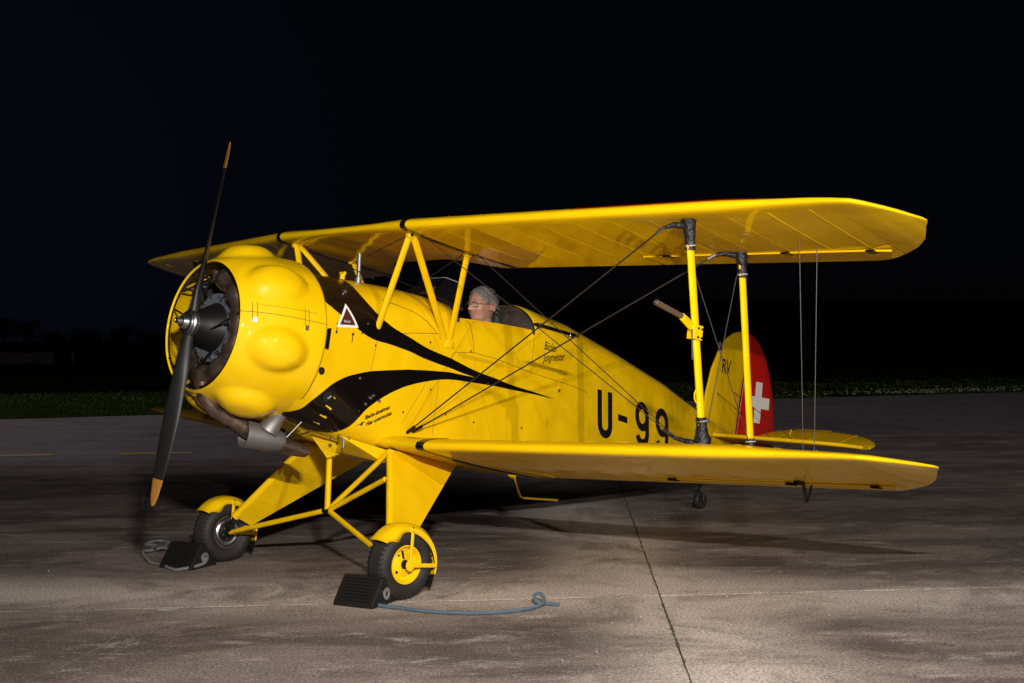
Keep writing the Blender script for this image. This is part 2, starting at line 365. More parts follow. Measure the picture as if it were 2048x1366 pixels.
def sc_pt(px, dep, z):   # a point of the field at a distance in front of the camera
    return CAM+fw*dep+rt*((px-1024)/FPX*dep)*1.0+Vector((0, 0, z-CAM.z-fw.z*dep))
pp = sc_pt(145, 75, 0)
b = MB(); b.box((pp.x, pp.y, .33), (.16, .16, .66)); b.box((pp.x, pp.y, .69), (.22, .22, .06)); po = b.build('marker_post', WALLM, None, T=ID, smooth=False); tagx(po, 'short white marker post in the grass just right of the low pale wall', 'post')
# long dark hangar on the right
HM = mat('dark_sheet_wall', (.030, .028, .03), .8, var=(.15, .8, (.018, .017, .018))); HR = mat('dark_roof_sheet', (.015, .015, .017), .8); HG = mat('dark_window_glass', (.05, .05, .055), .2)
h0, h1 = sc_pt(1180, 175, 0), sc_pt(2500, 205, 0); hd = (h1-h0); hl = hd.length; hd.normalize(); hn = Vector((-hd.y, hd.x, 0))
if hn.dot(fw) < 0: hn = -hn
hg = thing('hangar', (h0+h1)/2, 'long dark low hangar beyond the grass on the right', 'hangar')
HH = 5.4
b = MB(); q = [h0, h1, h1+hn*25, h0+hn*25]; b.loft([[v for v in q], [v+Vector((0, 0, HH)) for v in q]]); b.build('wall', HM, hg, T=ID, smooth=False)
b = MB(); q2 = [h0-hd*.5-hn*.6, h1+hd*.5-hn*.6, h1+hd*.5+hn*12.5, h0-hd*.5+hn*12.5]; q3 = [h0-hd*.5+hn*25.6, h1+hd*.5+hn*25.6]
b.add([q2[0]+Vector((0, 0, HH)), q2[1]+Vector((0, 0, HH)), q2[2]+Vector((0, 0, HH+1.6)), q2[3]+Vector((0, 0, HH+1.6)), q3[0]+Vector((0, 0, HH)), q3[1]+Vector((0, 0, HH))], [(0, 1, 2, 3), (3, 2, 5, 4), (0, 3, 4), (1, 5, 2)])
b.build('roof', HR, hg, T=ID, smooth=False, solid=.3)
nd = 9
for i in range(nd):
    c = h0+hd*(hl*(i+.5)/nd)-hn*.12; R = Matrix.Rotation(math.atan2(hd.y, hd.x), 3, 'Z')
    b = MB(); b.box(c+Vector((0, 0, 2.1)), (hl/nd*.72, .2, 4.2), R); d_ = b.build('hangar_door', mat('door_sheet', (.045, .042, .044), .7), hg, T=ID, smooth=False)
    for k in range(4):
        b = MB(); b.box(c+hd*((k-1.5)*hl/nd*.17)-hn*.11+Vector((0, 0, 3.1)), (hl/nd*.12, .06, .8), R); b.build('window', HG, d_, T=ID, smooth=False)
# trees
TRK = mat('tree_bark', (.05, .04, .03), .9); LEAF = [mat('dark_leaf_a', (.022, .030, .012), .8), mat('dark_leaf_b', (.030, .036, .015), .8)]
def tree(px, dep, h, wd, label):
    base = sc_pt(px, dep, 0); t = thing('tree', base, label, 'tree', 'trees at the far edge of the field')
    b = MB(); b.tube([base, base+Vector((.1, 0, h*.35)), base+Vector((-.1, .1, h*.8))], [h*.035, h*.025, h*.01], 7)
    for k in range(5):
        a = k*1.3+px; s0 = base+Vector((0, 0, h*(.3+.08*k))); b.tube([s0, s0+Vector((math.cos(a)*wd*.3, math.sin(a)*wd*.3, h*.25))], [h*.014, h*.005], 5)
    b.build('trunk', TRK, t, T=ID)
    cr = MB(); cl = [(Vector((random.gauss(0, .26)*wd, random.gauss(0, .26)*wd, h*random.uniform(.38, .9))), random.uniform(.14, .24)*wd) for _ in range(15)]
    for c, r in cl:
        for _ in range(110):
            d = Vector((random.gauss(0, 1), random.gauss(0, 1), random.gauss(0, .8))).normalized()*r*random.uniform(.6, 1.05); p = base+c+d
            a = Vector((random.gauss(0, 1), random.gauss(0, 1), random.gauss(0, 1))).normalized()*.14; e = a.orthogonal().normalized()*.09
            cr.add([p-a, p+e, p+a, p-e], [(0, 1, 2, 3)], random.randint(0, 1))
    cr.build('crown', LEAF, t, T=ID, smooth=False, recalc=False)
TREES = [(8, 170, 4.4, 4, 'leftmost dark round tree on the horizon behind the low pale wall'), (52, 176, 4.0, 4, 'dark tree on the horizon above the right end of the low pale wall'),
         (100, 190, 2.9, 3.5, 'low dark bush on the horizon right of the low pale wall'), (165, 185, 2.8, 4, 'low dark tree on the horizon left of the aircraft nose'),
         (235, 180, 3.1, 4, 'dark tree on the horizon nearer the aircraft nose'), (300, 188, 3.0, 4, 'dark tree on the horizon just left of the engine cowling'),
         (1610, 168, 3.2, 4, 'dark tree in front of the hangar, right of the tail fin'), (1960, 172, 3.4, 5, 'dark tree at the right end of the view before the hangar')]
for a in TREES: tree(*a)

# ================================================================== THE AEROPLANE
PL = thing('biplane', (.95, 0, 0), 'bright yellow open-cockpit biplane with black stripes, red rudder and U-99 on its side', 'aircraft')
FT = np.array([
[0.50,.400,-.43,.00,.405,.30],[0.75,.365,-.48,.08,.420,.26],[1.00,.338,-.53,.16,.440,.16],[1.30,.330,-.57,.24,.455,.10],
[1.65,.325,-.58,.30,.450,.07],[2.05,.322,-.57,.335,.44,.05],[2.42,.315,-.55,.34,.56,.04],[2.85,.290,-.51,.335,.520,.04],
[3.43,.240,-.45,.28,.410,.04],[4.06,.180,-.38,.185,.280,.03],[4.77,.105,-.29,.04,.080,.03],[5.30,.045,-.22,-.05,-.02,.02]])
def fs_(x): return [float(np.interp(x, FT[:, 0], FT[:, k])) for k in range(1, 6)]
def fmap(x, v):
    hw, zb, zs, zt, rb = fs_(x)
    if v <= 0:
        z = zs+v
        if z >= zb+rb: return (x, hw, z)
        s = zb+rb-z; a = min(s/rb, PI/2); y = hw-rb*(1-math.cos(a)); zz = zb+rb-rb*math.sin(a)
        if s/rb > PI/2: y -= s-rb*PI/2
        return (x, y, zz)
    h = zt-zs; L = (hw+h)/2*PI/2; t = v/L*PI/2
    return (x, hw*math.cos(t), zs+h*math.sin(t))
def fout(x, v, off):
    p = Vector(fmap(x, v)); e = 1e-3
    a = Vector(fmap(x+e, v))-p; c = Vector(fmap(x, v+e))-p; n = a.cross(c).normalized()
    if n.y < 0 and v < .3: n = -n
    elif v >= .3 and n.z < 0: n = -n
    return p+n*off
def ring(x, vlo=None, vhi=None, N=(10, 12, 16)):
    "half ring on the port side from bottom centre to top centre"
    hw, zb, zs, zt, rb = fs_(x)
    vb = zb+rb-zs; corner = rb*PI/2; flatw = hw-rb; L = (hw+zt-zs)/2*PI/2
    vs = [vb-corner-flatw*(1-k/3) for k in range(3)]+[vb-corner*(1-k/6) for k in range(6)]+[vb*(1-k/7) for k in range(7)]
    vs += [.03]+[.03+(L-.03)*k/13 for k in range(1, 14)]
    return vs
fus = MB(); xs = [.5, .6, .7, .8, .9, 1.0, 1.1, 1.2, 1.3, 1.4, 1.5, 1.58, 1.65]+[1.8, 1.95, 2.1, 2.25, 2.36]+[2.42, 2.55, 2.7, 2.85, 3.0, 3.2, 3.43, 3.65, 3.85, 4.06, 4.3, 4.55, 4.77, 5.0, 5.3]
rings = []
for x in xs:
    vs = ring(x); port = [fmap(x, v) for v in vs]; star = [(p[0], -p[1], p[2]) for p in port[1:-1]][::-1]
    rings.append(port+star)
nR = len(rings[0]); nh = len(ring(1.0)); vr = 16  # index of v=.03 on port side
V = [p for r in rings for p in r]; F = []
for i in range(len(xs)-1):
    for j in range(nR):
        k = (j+1) % nR
        if 1.65-1e-6 <= xs[i] and xs[i+1] <= 2.36+1e-6 and vr <= j < nR-vr: continue
        F.append((i*nR+j, i*nR+k, (i+1)*nR+k, (i+1)*nR+j))
F.append(tuple(range(nR-1, -1, -1))); F.append(tuple(range((len(xs)-1)*nR, len(xs)*nR)))
fus.add(V, F); FUS = fus.build('fuselage', YEL, PL, autos=50)
sd = FUS.modifiers.new('skin', 'SOLIDIFY'); sd.thickness = .004; sd.offset = -1
# cockpit interior
b = MB()
for x0 in (1.66, 2.35):
    pts = [(x0, y*.96, z) for (_, y, z) in [fmap(x0, v) for v in np.linspace(-.5, .02, 8)]]+[(x0, -y*.96, z) for (_, y, z) in [fmap(x0, v) for v in np.linspace(.02, -.5, 8)]]
    b.add(pts, [tuple(range(len(pts)))])
b.add([(1.66, .3, -.3), (2.35, .3, -.3), (2.35, -.3, -.3), (1.66, -.3, -.3)], [(0, 1, 2, 3)])
b.build('cockpit_tub', mat('cockpit_dark', (.02, .02, .02), .8), FUS, recalc=False, solid=.004)
b = MB(); P = [(1.67, y, z) for (_, y, z) in [fmap(1.65, v) for v in np.linspace(.03, .6, 3)]]
fr = [fmap(1.65, v) for v in np.linspace(-.1, ring(1.65)[-1], 12)]
b.add([(1.64, y*.97, z-.005) for _, y, z in fr]+[(1.64, -y*.97, z-.005) for _, y, z in fr[::-1]], [tuple(range(24))])
b.build('instrument_panel', mat('panel_black', (.015, .015, .015), .5), FUS, recalc=False, solid=.006)
for (y, z) in [(.0, .30), (.13, .28), (-.13, .28), (.07, .19), (-.07, .19)]:
    b = MB(); b.lathe([(0, .045), (.012, .045), (.012, .038), (.006, .038), (.006, .0)], (1.645, y, z), (1, 0, 0), n=20); b.build('gauge', STEEL, FUS)
b = MB(); b.tube([fout(1.655, v, .0) for v in np.linspace(.0, ring(1.655)[-1]-.001, 16)]+[(p[0], -p[1], p[2]) for p in [fout(1.655, v, .0) for v in np.linspace(ring(1.655)[-1]-.001, .0, 16)]], .016, 10)
b.build('cockpit_coaming', BOOT, PL)
b = MB(); b.tube([fout(x, .032, .0) for x in np.linspace(1.68, 2.34, 9)], .006, 8); b.build('cockpit_rail', YEL, PL)
b = MB(); b.tube([(p[0], -p[1], p[2]) for p in [fout(x, .032, .0) for x in np.linspace(1.68, 2.34, 9)]], .006, 8); b.build('cockpit_rail', YEL, PL)
b = MB(); pr = [fout(2.365, v, .002) for v in np.linspace(.0, ring(2.365)[-1]-.001, 16)]; b.tube(pr+[(p[0], -p[1], p[2]) for p in pr[::-1]], .007, 8); b.build('rear_arch_trim', BOOT, PL)
# padded headrest behind the cockpit
b = MB(); L = []
for k, (dx, s) in enumerate([(0, .995), (-.03, .96), (-.065, .86), (-.085, .66), (-.09, .3)]):
    vs = np.linspace(-.12, ring(2.36)[-1]-.001, 14); pr = [fmap(2.36, v) for v in vs]; lp = [(2.36+dx, y*s, .15+(z-.15)*s) for _, y, z in pr]
    L.append([Vector(p)+Vector((.010*noise.noise(Vector(p)*16), 0, 0)) for p in lp+[(p[0], -p[1], p[2]) for p in lp[::-1]]])
b.loft(L, (False, True)); b.build('headrest_cushion', PAD, PL, sub=1)

# ---- flat print on the fuselage: polygons in (x, v) wrapped on the skin
def wrap_poly(name, poly, m, parent, off=.0016, g=.03, mapf=None, holes=()):
    pts = [Vector(p) for p in poly]; P2 = []
    for i in range(len(pts)):
        a, c = pts[i], pts[(i+1) % len(pts)]; n = max(1, int((c-a).length/g)); P2 += [a.lerp(c, k/n) for k in range(n)]
    E_ = [(i, (i+1) % len(P2)) for i in range(len(P2))]
    def inside(q):
        c = False; n = len(pts); j = n-1
        for i in range(n):
            if (pts[i].y > q.y) != (pts[j].y > q.y) and q.x < (pts[j].x-pts[i].x)*(q.y-pts[i].y)/(pts[j].y-pts[i].y)+pts[i].x: c = not c
            j = i
        return c
    x0, x1 = min(p.x for p in pts), max(p.x for p in pts); y0, y1 = min(p.y for p in pts), max(p.y for p in pts); V_ = list(P2)
    for x in np.arange(x0+g*.37, x1, g):
        for y in np.arange(y0+g*.41, y1, g):
            q = Vector((x, y))
            if inside(q) and min((q-e).length for e in P2) > g*.35: V_.append(q)
    vo, _, fo_, _, _, _ = delaunay_2d_cdt(V_, E_, [], 1, 1e-6)
    f = mapf or (lambda p: fout(p.x, p.y, off))
    b = MB(); b.add([f(p) for p in vo], [tuple(t) for t in fo_])
    return b.build(name, m, parent, recalc=False)
def smooth_line(pts, n=6):
    P = [Vector(p) for p in pts]; out_ = []
    for i in range(len(P)-1):
        p0, p1, p2, p3 = P[max(i-1, 0)], P[i], P[i+1], P[min(i+2, len(P)-1)]
        for k in range(n):
            t = k/n; out_.append(.5*((2*p1)+(p2-p0)*t+(2*p0-5*p1+4*p2-p3)*t*t+(3*p1-p0-3*p2+p3)*t**3))
    return out_+[P[-1]]
up_lo = [(.505, .375), (.559, .274), (.687, .141), (.846, .012), (.989, -.077), (1.13, -.124), (1.278, -.178), (1.423, -.23), (1.596, -.279), (1.73, -.312), (1.87, -.338)]
up_hi = [(2.655, -.387), (2.28, -.362), (2.093, -.339), (1.858, -.294), (1.585, -.214), (1.411, -.157), (1.234, -.074), (1.11, -.006), (1.002, .087), (.925, .207), (.90, .33), (.895, .585)]
lo_hi = [(.51, -.50), (.587, -.443), (.622, -.374), (.705, -.301), (.815, -.271), (.925, -.267), (1.045, -.272), (1.195, -.284), (1.298, -.293), (1.434, -.301), (1.584, -.312), (1.72, -.325), (1.87, -.338)]
lo_lo = [(2.655, -.388), (2.443, -.388), (2.243, -.386), (2.051, -.382), (1.87, -.372), (1.716, -.364), (1.568, -.362), (1.446, -.371), (1.325, -.389), (1.171, -.423), (1.041, -.476), (.966, -.53), (.915, -.60), (.85, -.66), (.70, -.70), (.51, -.70)]
poly = smooth_line(up_lo[:-1], 4)+smooth_line([up_lo[-2], up_lo[-1]], 2)[1:]
poly = [Vector(p) for p in poly]+[Vector(p) for p in smooth_line(lo_hi[::-1], 4)[1:]]+[Vector(p) for p in smooth_line(lo_lo[::-1], 4)][1:]+[Vector(p) for p in smooth_line(up_hi, 4)[1:]]+[Vector((.505, .585))]
def dedupe(P):
    o = [P[0]]
    for p in P[1:]:
        if (p-o[-1]).length > 1e-4: o.append(p)
    return o
ps = smooth_line(up_lo, 4)+smooth_line(lo_hi[::-1], 4)[1:]+smooth_line(lo_lo[::-1], 4)+smooth_line(up_hi, 4)[1:]+[Vector((.505, .585))]
ps = dedupe(ps)
for sg in (1, -1):
    wrap_poly('black_stripe', ps, BLK, FUS, g=.035, mapf=(lambda p, sg=sg: Vector((fout(p.x, p.y, .0016).x, sg*fout(p.x, p.y, .0016).y, fout(p.x, p.y, .0016).z))))
# panel seams
def seam(pts, r=.0016, m=SEAM, n=5):
    P = smooth_line(pts, n) if len(pts) > 2 else [Vector(pts[0]).lerp(Vector(pts[1]), k/8) for k in range(9)]
    b = MB(); b.tube([fout(p.x, p.y, .0002) for p in P], r, 5); b.build('panel_seam', m, FUS)
seam([(1.077, .179), (1.28, .08), (1.384, .012), (1.47, -.05), (1.504, -.077)])
seam([(1.20, .30), (1.33, .26), (1.42, .12), (1.50, -.02), (1.53, -.11)])
seam([(1.229, -.07), (1.504, -.077)])
seam([(1.731, .03), (1.775, -.02), (1.808, -.101), (1.83, -.179)])
seam([(1.624, -.245), (1.666, -.191)]); seam([(1.666, -.191), (1.83, -.182)]); seam([(1.83, -.182), (2.38, -.251)]); seam([(2.38, -.251), (3.019, -.28)])
seam([(2.38, -.25), (2.375, -.02)], r=.0011); seam([(1.508, -.299), (1.40, -.47), (1.30, -.62)], r=.0012)
seam([(1.56, -.34), (1.56, -.70)], r=.0012); seam([(1.05, .08), (.99, -.45)], r=.0012); seam([(.91, .30), (.93, .56)], r=.0012)
b = MB(); b.tube([fout(x, .012, .0) for x in np.linspace(3.0, 4.7, 14)], .004, 6); b.build('longeron_ridge', YFAB, FUS)
b = MB(); b.tube([fout(x, -.30 if x < 4 else -.26, -.001) for x in np.linspace(3.0, 4.6, 14)], .003, 6); b.build('stringer_ridge', YFAB, FUS)
# screws and small fittings
for (x, v) in [(1.62, -.13), (1.80, -.175), (1.45, -.13), (1.50, -.42), (1.02, -.12), (.94, .02), (2.02, -.33), (1.99, -.37), (.90, -.03), (1.65, -.58), (1.30, -.55), (1.9, -.62), (2.35, -.62)]:
    b = MB(); c = fout(x, v, .0); n_ = (fout(x, v, .01)-c).normalized(); b.lathe([(0, .007), (.0025, .007), (.004, .003), (.004, 0)], c, n_, n=12); b.build('screw_head', STEEL, FUS)
b = MB(); a, c = fout(2.677, -.262, .004), fout(2.686, -.325, .004); b.tube([a, c], .004, 6); b.build('catch_lever', YEL, FUS)
b = MB(); n_ = Vector((0, 1, 0)); b.lathe([(0, .010), (.006, .010), (.009, .004), (.009, 0)], c, n_, n=12); b.build('catch_knob', STEEL, FUS)
def rivets(name, pts, r=.0028, parent=None):
    b = MB()
    for c, n_ in pts: b.lathe([(0, r), (.0008, r*.8), (.0011, 0)], c, n_, n=6)
    o = b.build(name, YEL, parent or FUS); o['kind'] = 'stuff'; return o
def fpn(x, v): c = fout(x, v, 0); return c, (fout(x, v, .01)-c).normalized()
rv = [fpn(x, -.05-.0*x) for x in np.arange(.62, 1.5, .045)]+[fpn(1.545, v) for v in np.arange(-.72, .05, .04)]+[fpn(1.06, v) for v in np.arange(-.45, .08, .045)]
rv += [fpn(x, -.275-.068*(x-1.84)) for x in np.arange(1.9, 3.0, .06)]+[fpn(x, -.235-.068*(x-1.84)) for x in np.arange(1.9, 3.0, .06)]+[fpn(x, .012) for x in np.arange(1.72, 2.34, .05)]
rivets('panel_rivets', rv)
# inspection holes in the forward panel
def porthole(x, v, r, tilt=0):
    c = fout(x, v, .002); n_ = (fout(x, v, .02)-c).normalized()
    b = MB(); b.lathe([(0, r), (.001, r), (.001, 0)], c, n_, n=24); h = b.build('inspection_hole', mat('hole_dark', (.004, .003, .003), .9), FUS, recalc=False)
    b = MB(); b.lathe([(-.001, r+.004), (.004, r+.003), (.004, r-.002), (-.001, r-.003)], c, n_, n=24); b.build('hole_rim', BLK, h)
    return c, n_
porthole(.623, -.202, .018); c, n_ = porthole(.708, -.363, .034)
b = MB(); b.tube([c+Vector((.0, .0, -.012)), c+Vector((.022, .004, .006))], .007, 8); b.build('hose_clamp', STEEL, FUS)
b = MB(); q = [(.585, .036), (.645, .036), (.642, -.085), (.592, -.062)]
b.add([fout(*p, .003) for p in q]+[fout(*p, .016) if i in (1, 2) else fout(*p, .004) for i, p in enumerate(q)], [(0, 1, 2, 3), (4, 5, 6, 7), (0, 1, 5, 4), (1, 2, 6, 5), (2, 3, 7, 6), (3, 0, 4, 7)]); b.build('cooling_louvre', BLK, FUS, smooth=False)
# ---- lettering
def text_geo(s, size, shear=0, sx=1, bold=0):
    cu = bpy.data.curves.new('t', 'FONT'); cu.body = s; cu.size = size; cu.offset = bold; cu.shear = shear; cu.resolution_u = 3
    o = bpy.data.objects.new('t', cu); sc.collection.objects.link(o); dg = bpy.context.evaluated_depsgraph_get()
    me = o.evaluated_get(dg).to_mesh(); V_ = [(v.co.x*sx, v.co.y) for v in me.vertices]; F_ = [tuple(p.vertices) for p in me.polygons]
    o.evaluated_get(dg).to_mesh_clear(); bpy.data.objects.remove(o); bpy.data.curves.remove(cu); return V_, F_
def wrap_text(name, s, size, O, R, U, m, parent, shear=0, sx=1, off=.0024, mapf=None, bold=0):
    V_, F_ = text_geo(s, size, shear, sx, bold); f = mapf or (lambda p: fout(p.x, p.y, off))
    b = MB(); b.add([f(Vector((O[0]+R[0]*x+U[0]*y, O[1]+R[1]*x+U[1]*y))) for x, y in V_], F_); return b.build(name, m, parent, recalc=False, smooth=False)
wrap_text('maker_lettering', 'Bücker', .080, (2.484, -.076), (1, -.0), (.02, 1), INK, FUS, shear=.15, sx=.60, bold=.0009)
wrap_text('type_lettering', 'Jungmeister', .078, (2.490, -.158), (1, .20), (.02, 1), INK, FUS, shear=.15, sx=.60, bold=.0009)
wrap_text('servicing_lettering', 'Bleche abnehmen', .034, (1.013, -.553), (1, .22), (-.1, 1), INK, FUS, sx=.74, bold=.0012)
wrap_text('servicing_lettering', 'Hier unterbocken', .034, (1.030, -.592), (1, .22), (-.1, 1), INK, FUS, sx=.74, bold=.0012)
def stroke(pts, wd, O, R, U, name='registration_letter', off=.0022, n=1, parent=None, m=INK, mapf=None):
    P = [Vector(p) for p in pts]; vs = []; b = MB(); f = mapf or (lambda p: fout(p.x, p.y, off))
    for i, p in enumerate(P):
        t = (P[min(i+1, len(P)-1)]-P[max(i-1, 0)]).normalized(); nn = Vector((-t.y, t.x))*wd/2
        for q in (p-nn, p+nn): vs.append(f(Vector((O[0]+R[0]*q.x+U[0]*q.y, O[1]+R[1]*q.x+U[1]*q.y))))
    b.add(vs, [(2*i, 2*i+1, 2*i+3, 2*i+2) for i in range(len(P)-1)]); return b.build(name, m, parent or FUS, recalc=False, smooth=False)
def arc(cx, cy, rx, ry, a0, a1, n=14): return [(cx+rx*math.cos(math.radians(a0+(a1-a0)*k/n)), cy+ry*math.sin(math.radians(a0+(a1-a0)*k/n))) for k in range(n+1)]
LR = (1, .085); LU = (-.20, 1)     # right and up vectors of the lettering frame (drawn downwards)
wd = .050; Hh = .345
def U_(): w2 = .065; return [(-w2, .298), (-w2, .10)]+arc(0, w2+.0, w2, w2, 180, 360)+[(w2, .10), (w2, .298)]
stroke([(p[0], p[1]) for p in U_()][0:], .055, (3.285-.0, -.515), LR, LU)
stroke([(0, 0), (.125, 0)], .045, (3.425, -.362), LR, LU)
def nine(): r = .070; return arc(0, .198, r, .078, 0, 360, 26)[:], [(r, .20), (r, .080)]+arc(0, .080, r, .068, 0, -160)
for ox, ov in ((3.782, -.470), (4.068, -.440)):
    a, c = nine(); stroke(a, .053, (ox, ov), LR, LU); stroke(c, .053, (ox, ov), LR, LU, off=.0026)
b = stroke([(0, 0), (.05, 0)], .004, (.965, -.583), (1, .3), (0, 1), name='arrow_mark')
stroke([(0, 0), (.0, .022)], .014, (.998, -.585), (1, .3), (0, 1), name='arrow_mark')
stroke([(0, 0), (.0, .05)], .006, (.700, .012), (1, 0), (0, 1), name='arrow_mark'); stroke([(0, 0), (.0, .014)], .014, (.700, -.002), (1, 0), (0, 1), name='arrow_mark')
stroke([(0, 0), (.0, .045)], .006, (.83, -.075), (1, 0), (0, 1), name='arrow_mark'); stroke([(0, 0), (.0, .014)], .016, (.83, -.033), (1, 0), (0, 1), name='arrow_mark')
tri = [Vector(p) for p in ((.775, .172), (.693, .036), (.866, .004))]; cg = (tri[0]+tri[1]+tri[2])/3
wrap_poly('fuel_triangle', tri, WHT, FUS, off=.003, g=.02)
wrap_poly('fuel_triangle_field', [cg+(p-cg)*.70 for p in tri], mat('dark_red_print', (.07, .012, .008), .5), FUS, off=.0042, g=.02)
wrap_text('fuel_lettering', 'Flieger-', .021, (.757, .060), (1, -.18), (0, 1), WHT, FUS, sx=.62, off=.0052) if 0 else None
wrap_text('fuel_lettering', 'Reib und', .022, (.748, .055), (1, -.18), (0, 1), WHT, FUS, sx=.62, off=.0052)
wrap_text('fuel_lettering', 'Schmiermittel frei', .015, (.733, .037), (1, -.18), (0, 1), WHT, FUS, sx=.62, off=.0052)

# ---- engine cowling with rocker blisters
BA = [90+360/7*k for k in range(7)]
PROF = [(.090, .353), (.076, .354), (.070, .359), (.073, .365), (.088, .374), (.13, .396), (.18, .417), (.24, .435), (.31, .448), (.38, .457), (.45, .463), (.51, .466), (.565, .465)]
def cowl_r(x, ang, base):
    r = base
    for a in BA:
        d = (ang-a+180) % 360-180; ux = (x-.27)/.135; ua = d/14.0
        q = math.hypot(ux*(1 if x < .27 else .80), ua)
        if q < 1.35: 
            s = max(0, 1-(q/1.25)**2.3); r += .052*(s*s*(3-2*s))
    return r
def cowl_base(x): return float(np.interp(x, [p[0] for p in PROF[2:]], [p[1] for p in PROF[2:]]))
cw = MB(); L = []; NA = 168
dense = [PROF[0], PROF[1]]+[(x, cowl_base(x)) for x in list(np.linspace(.070, .12, 7))+list(np.linspace(.135, .565, 30))]
for (x, r) in dense: L.append([(x, cowl_r(x, a, r)*math.cos(math.radians(a)), cowl_r(x, a, r)*math.sin(math.radians(a))) for a in np.linspace(0, 360, NA, endpoint=False)])
cw.loft(L, (False, False)); COWL = cw.build('engine_cowling', YEL, PL, autos=60)
sd = COWL.modifiers.new('skin', 'SOLIDIFY'); sd.thickness = .004; sd.offset = -1
def cpt(x, a, off=.0): r = cowl_r(x, a, cowl_base(x))+off; return (x, r*math.cos(math.radians(a)), r*math.sin(math.radians(a)))
b = MB(); b.tube([cpt(x, 11.5-2*(x-.1), .0006) for x in np.linspace(.062, .56, 26)], .0016, 5); b.build('cowling_seam', SEAM, COWL)
b = MB(); b.tube([cpt(x, 17.5-2*(x-.1), .0003) for x in np.linspace(.16, .50, 20)], .0010, 5); b.build('cowling_seam', SEAM, COWL)
for x0 in (.135, .43):
    b = MB()
    for sgn in (-1, 1): b.tube([cpt(x0+sgn*.012, a, .002) for a in np.linspace(19, 7, 8)], .0016, 5)
    b.build('latch_strap', SEAM, COWL)
    b = MB(); q = [cpt(x0-.010, 7, .006), cpt(x0+.010, 7, .006), cpt(x0+.010, 3.8, .006), cpt(x0-.010, 3.8, .006)]; q0 = [cpt(x0-.010, 7, 0), cpt(x0+.010, 7, 0), cpt(x0+.010, 3.8, 0), cpt(x0-.010, 3.8, 0)]
    b.loft([q0, q]); b.build('latch', STEEL, COWL, smooth=False)
b = MB(); b.tube([cpt(x, -106+10*(x-.06), .0006) for x in np.linspace(.058, .56, 26)], .004, 5); b.build('cowling_seam', DRK, COWL)
b = MB(); b.lathe([(0, .016), (.003, .016), (.004, .010), (.004, 0)], cpt(.10, -92, 0), (0, 0, -1), n=4); b.build('cowling_patch', YEL, COWL)
rv = []
for a in np.arange(-150, 170, 4.0): p = Vector(cpt(.552, a)); rv.append((p, Vector((0, p.y, p.z)).normalized()))
for x in np.arange(.12, .55, .03):
    for a_ in (14.2, 8.0): p = Vector(cpt(x, a_-2*(x-.1))); rv.append((p, Vector((0, p.y, p.z)).normalized()))
rivets('cowling_rivets', rv, parent=COWL)
b = MB(); b.lathe([(0, .349), (.006, .349), (.006, .338), (0, .338), (0, .349)], (.078, 0, 0), (1, 0, 0), n=96); b.build('black_edge_ring', DRK, COWL)
# ---- radial engine
cyl_axis = [(0, math.cos(math.radians(a)), math.sin(math.radians(a))) for a in BA]
for ax in cyl_axis:
    b = MB(); prof = [(.13, .0), (.13, .052)]
    h = .155
    while h < .34: prof += [(h, .050), (h, .071), (h+.004, .071), (h+.004, .050)]; h += .0125
    prof += [(.345, .058), (.40, .060), (.405, 0)]
    b.lathe(prof, (.27, 0, 0), ax, n=20); cy = b.build('cylinder', FIN, PL, autos=30)
    t = Vector((0, -ax[2], ax[1])); c = Vector((.27, 0, 0))+Vector(ax)*.375
    b = MB(); b.box(c+Vector((-.065, 0, 0)), (.06, .06, .05), None); b.build('rocker_box', CRK, cy, bevel=.008)
    b = MB()
    for s_ in (-1, 1): b.tube([Vector((.17, 0, 0))+Vector(ax)*.13+t*.022*s_, Vector((.20, 0, 0))+Vector(ax)*.36+t*.03*s_], .007, 8)
    b.build('pushrod_tube', DRK, cy)
    b = MB(); b.tube([Vector((.20, 0, 0))+Vector(ax)*.30+t*.06, Vector((.13, 0, 0))+Vector(ax)*.24+t*.085, Vector((.10, 0, 0))+Vector(ax)*.17+t*.05], .004, 6); b.build('ignition_lead', DRK, cy)
b = MB(); b.lathe([(.40, .0), (.40, .15), (.34, .165), (.2, .165), (.16, .15), (.13, .13), (.10, .115), (.07, .095), (.035, .085), (.01, .078), (.01, 0)], (0, 0, 0), (1, 0, 0), n=40); b.build('crankcase', DRK, PL)
b = MB(); b.lathe([(.145, .12), (.135, .165), (.14, .19), (.16, .195), (.17, .165)], (0, 0, 0), (1, 0, 0), n=56); b.build('crankcase_flange', CRK, PL)
for k in range(14):
    a = 2*PI*k/14; b = MB(); b.lathe([(0, .008), (-.010, .008), (-.012, .005), (-.012, 0)], (.137, .172*math.cos(a), .172*math.sin(a)), (1, 0, 0), n=6); b.build('case_bolt', STEEL, PL, autos=20)
# front exhaust collector ring with branch stubs
b = MB(); pts = [(.135, .275*math.cos(t), .275*math.sin(t)) for t in np.linspace(math.radians(78), math.radians(-100), 40)]
b.tube(pts, [.060+.008*math.sin(k*.9) for k in range(40)], 16); er = b.build('exhaust_collector', EXH, PL)
for a in BA:
    aa = (a+180) % 360-180
    if -110 < aa < 95:
        t = math.radians(aa+14); b = MB(); b.tube([(.165, .265*math.cos(t), .265*math.sin(t)), (.16, .32*math.cos(t), .32*math.sin(t)), (.20, .37*math.cos(t-.05), .37*math.sin(t-.05))], [.036, .033, .03], 12); b.build('exhaust_stub', EXH, er)
b = MB(); pts = [(.17, .265*math.cos(t), .265*math.sin(t)) for t in np.linspace(math.radians(190), math.radians(262), 20)]; b.tube(pts, .045, 14); b.build('exhaust_collector', EXH, PL)
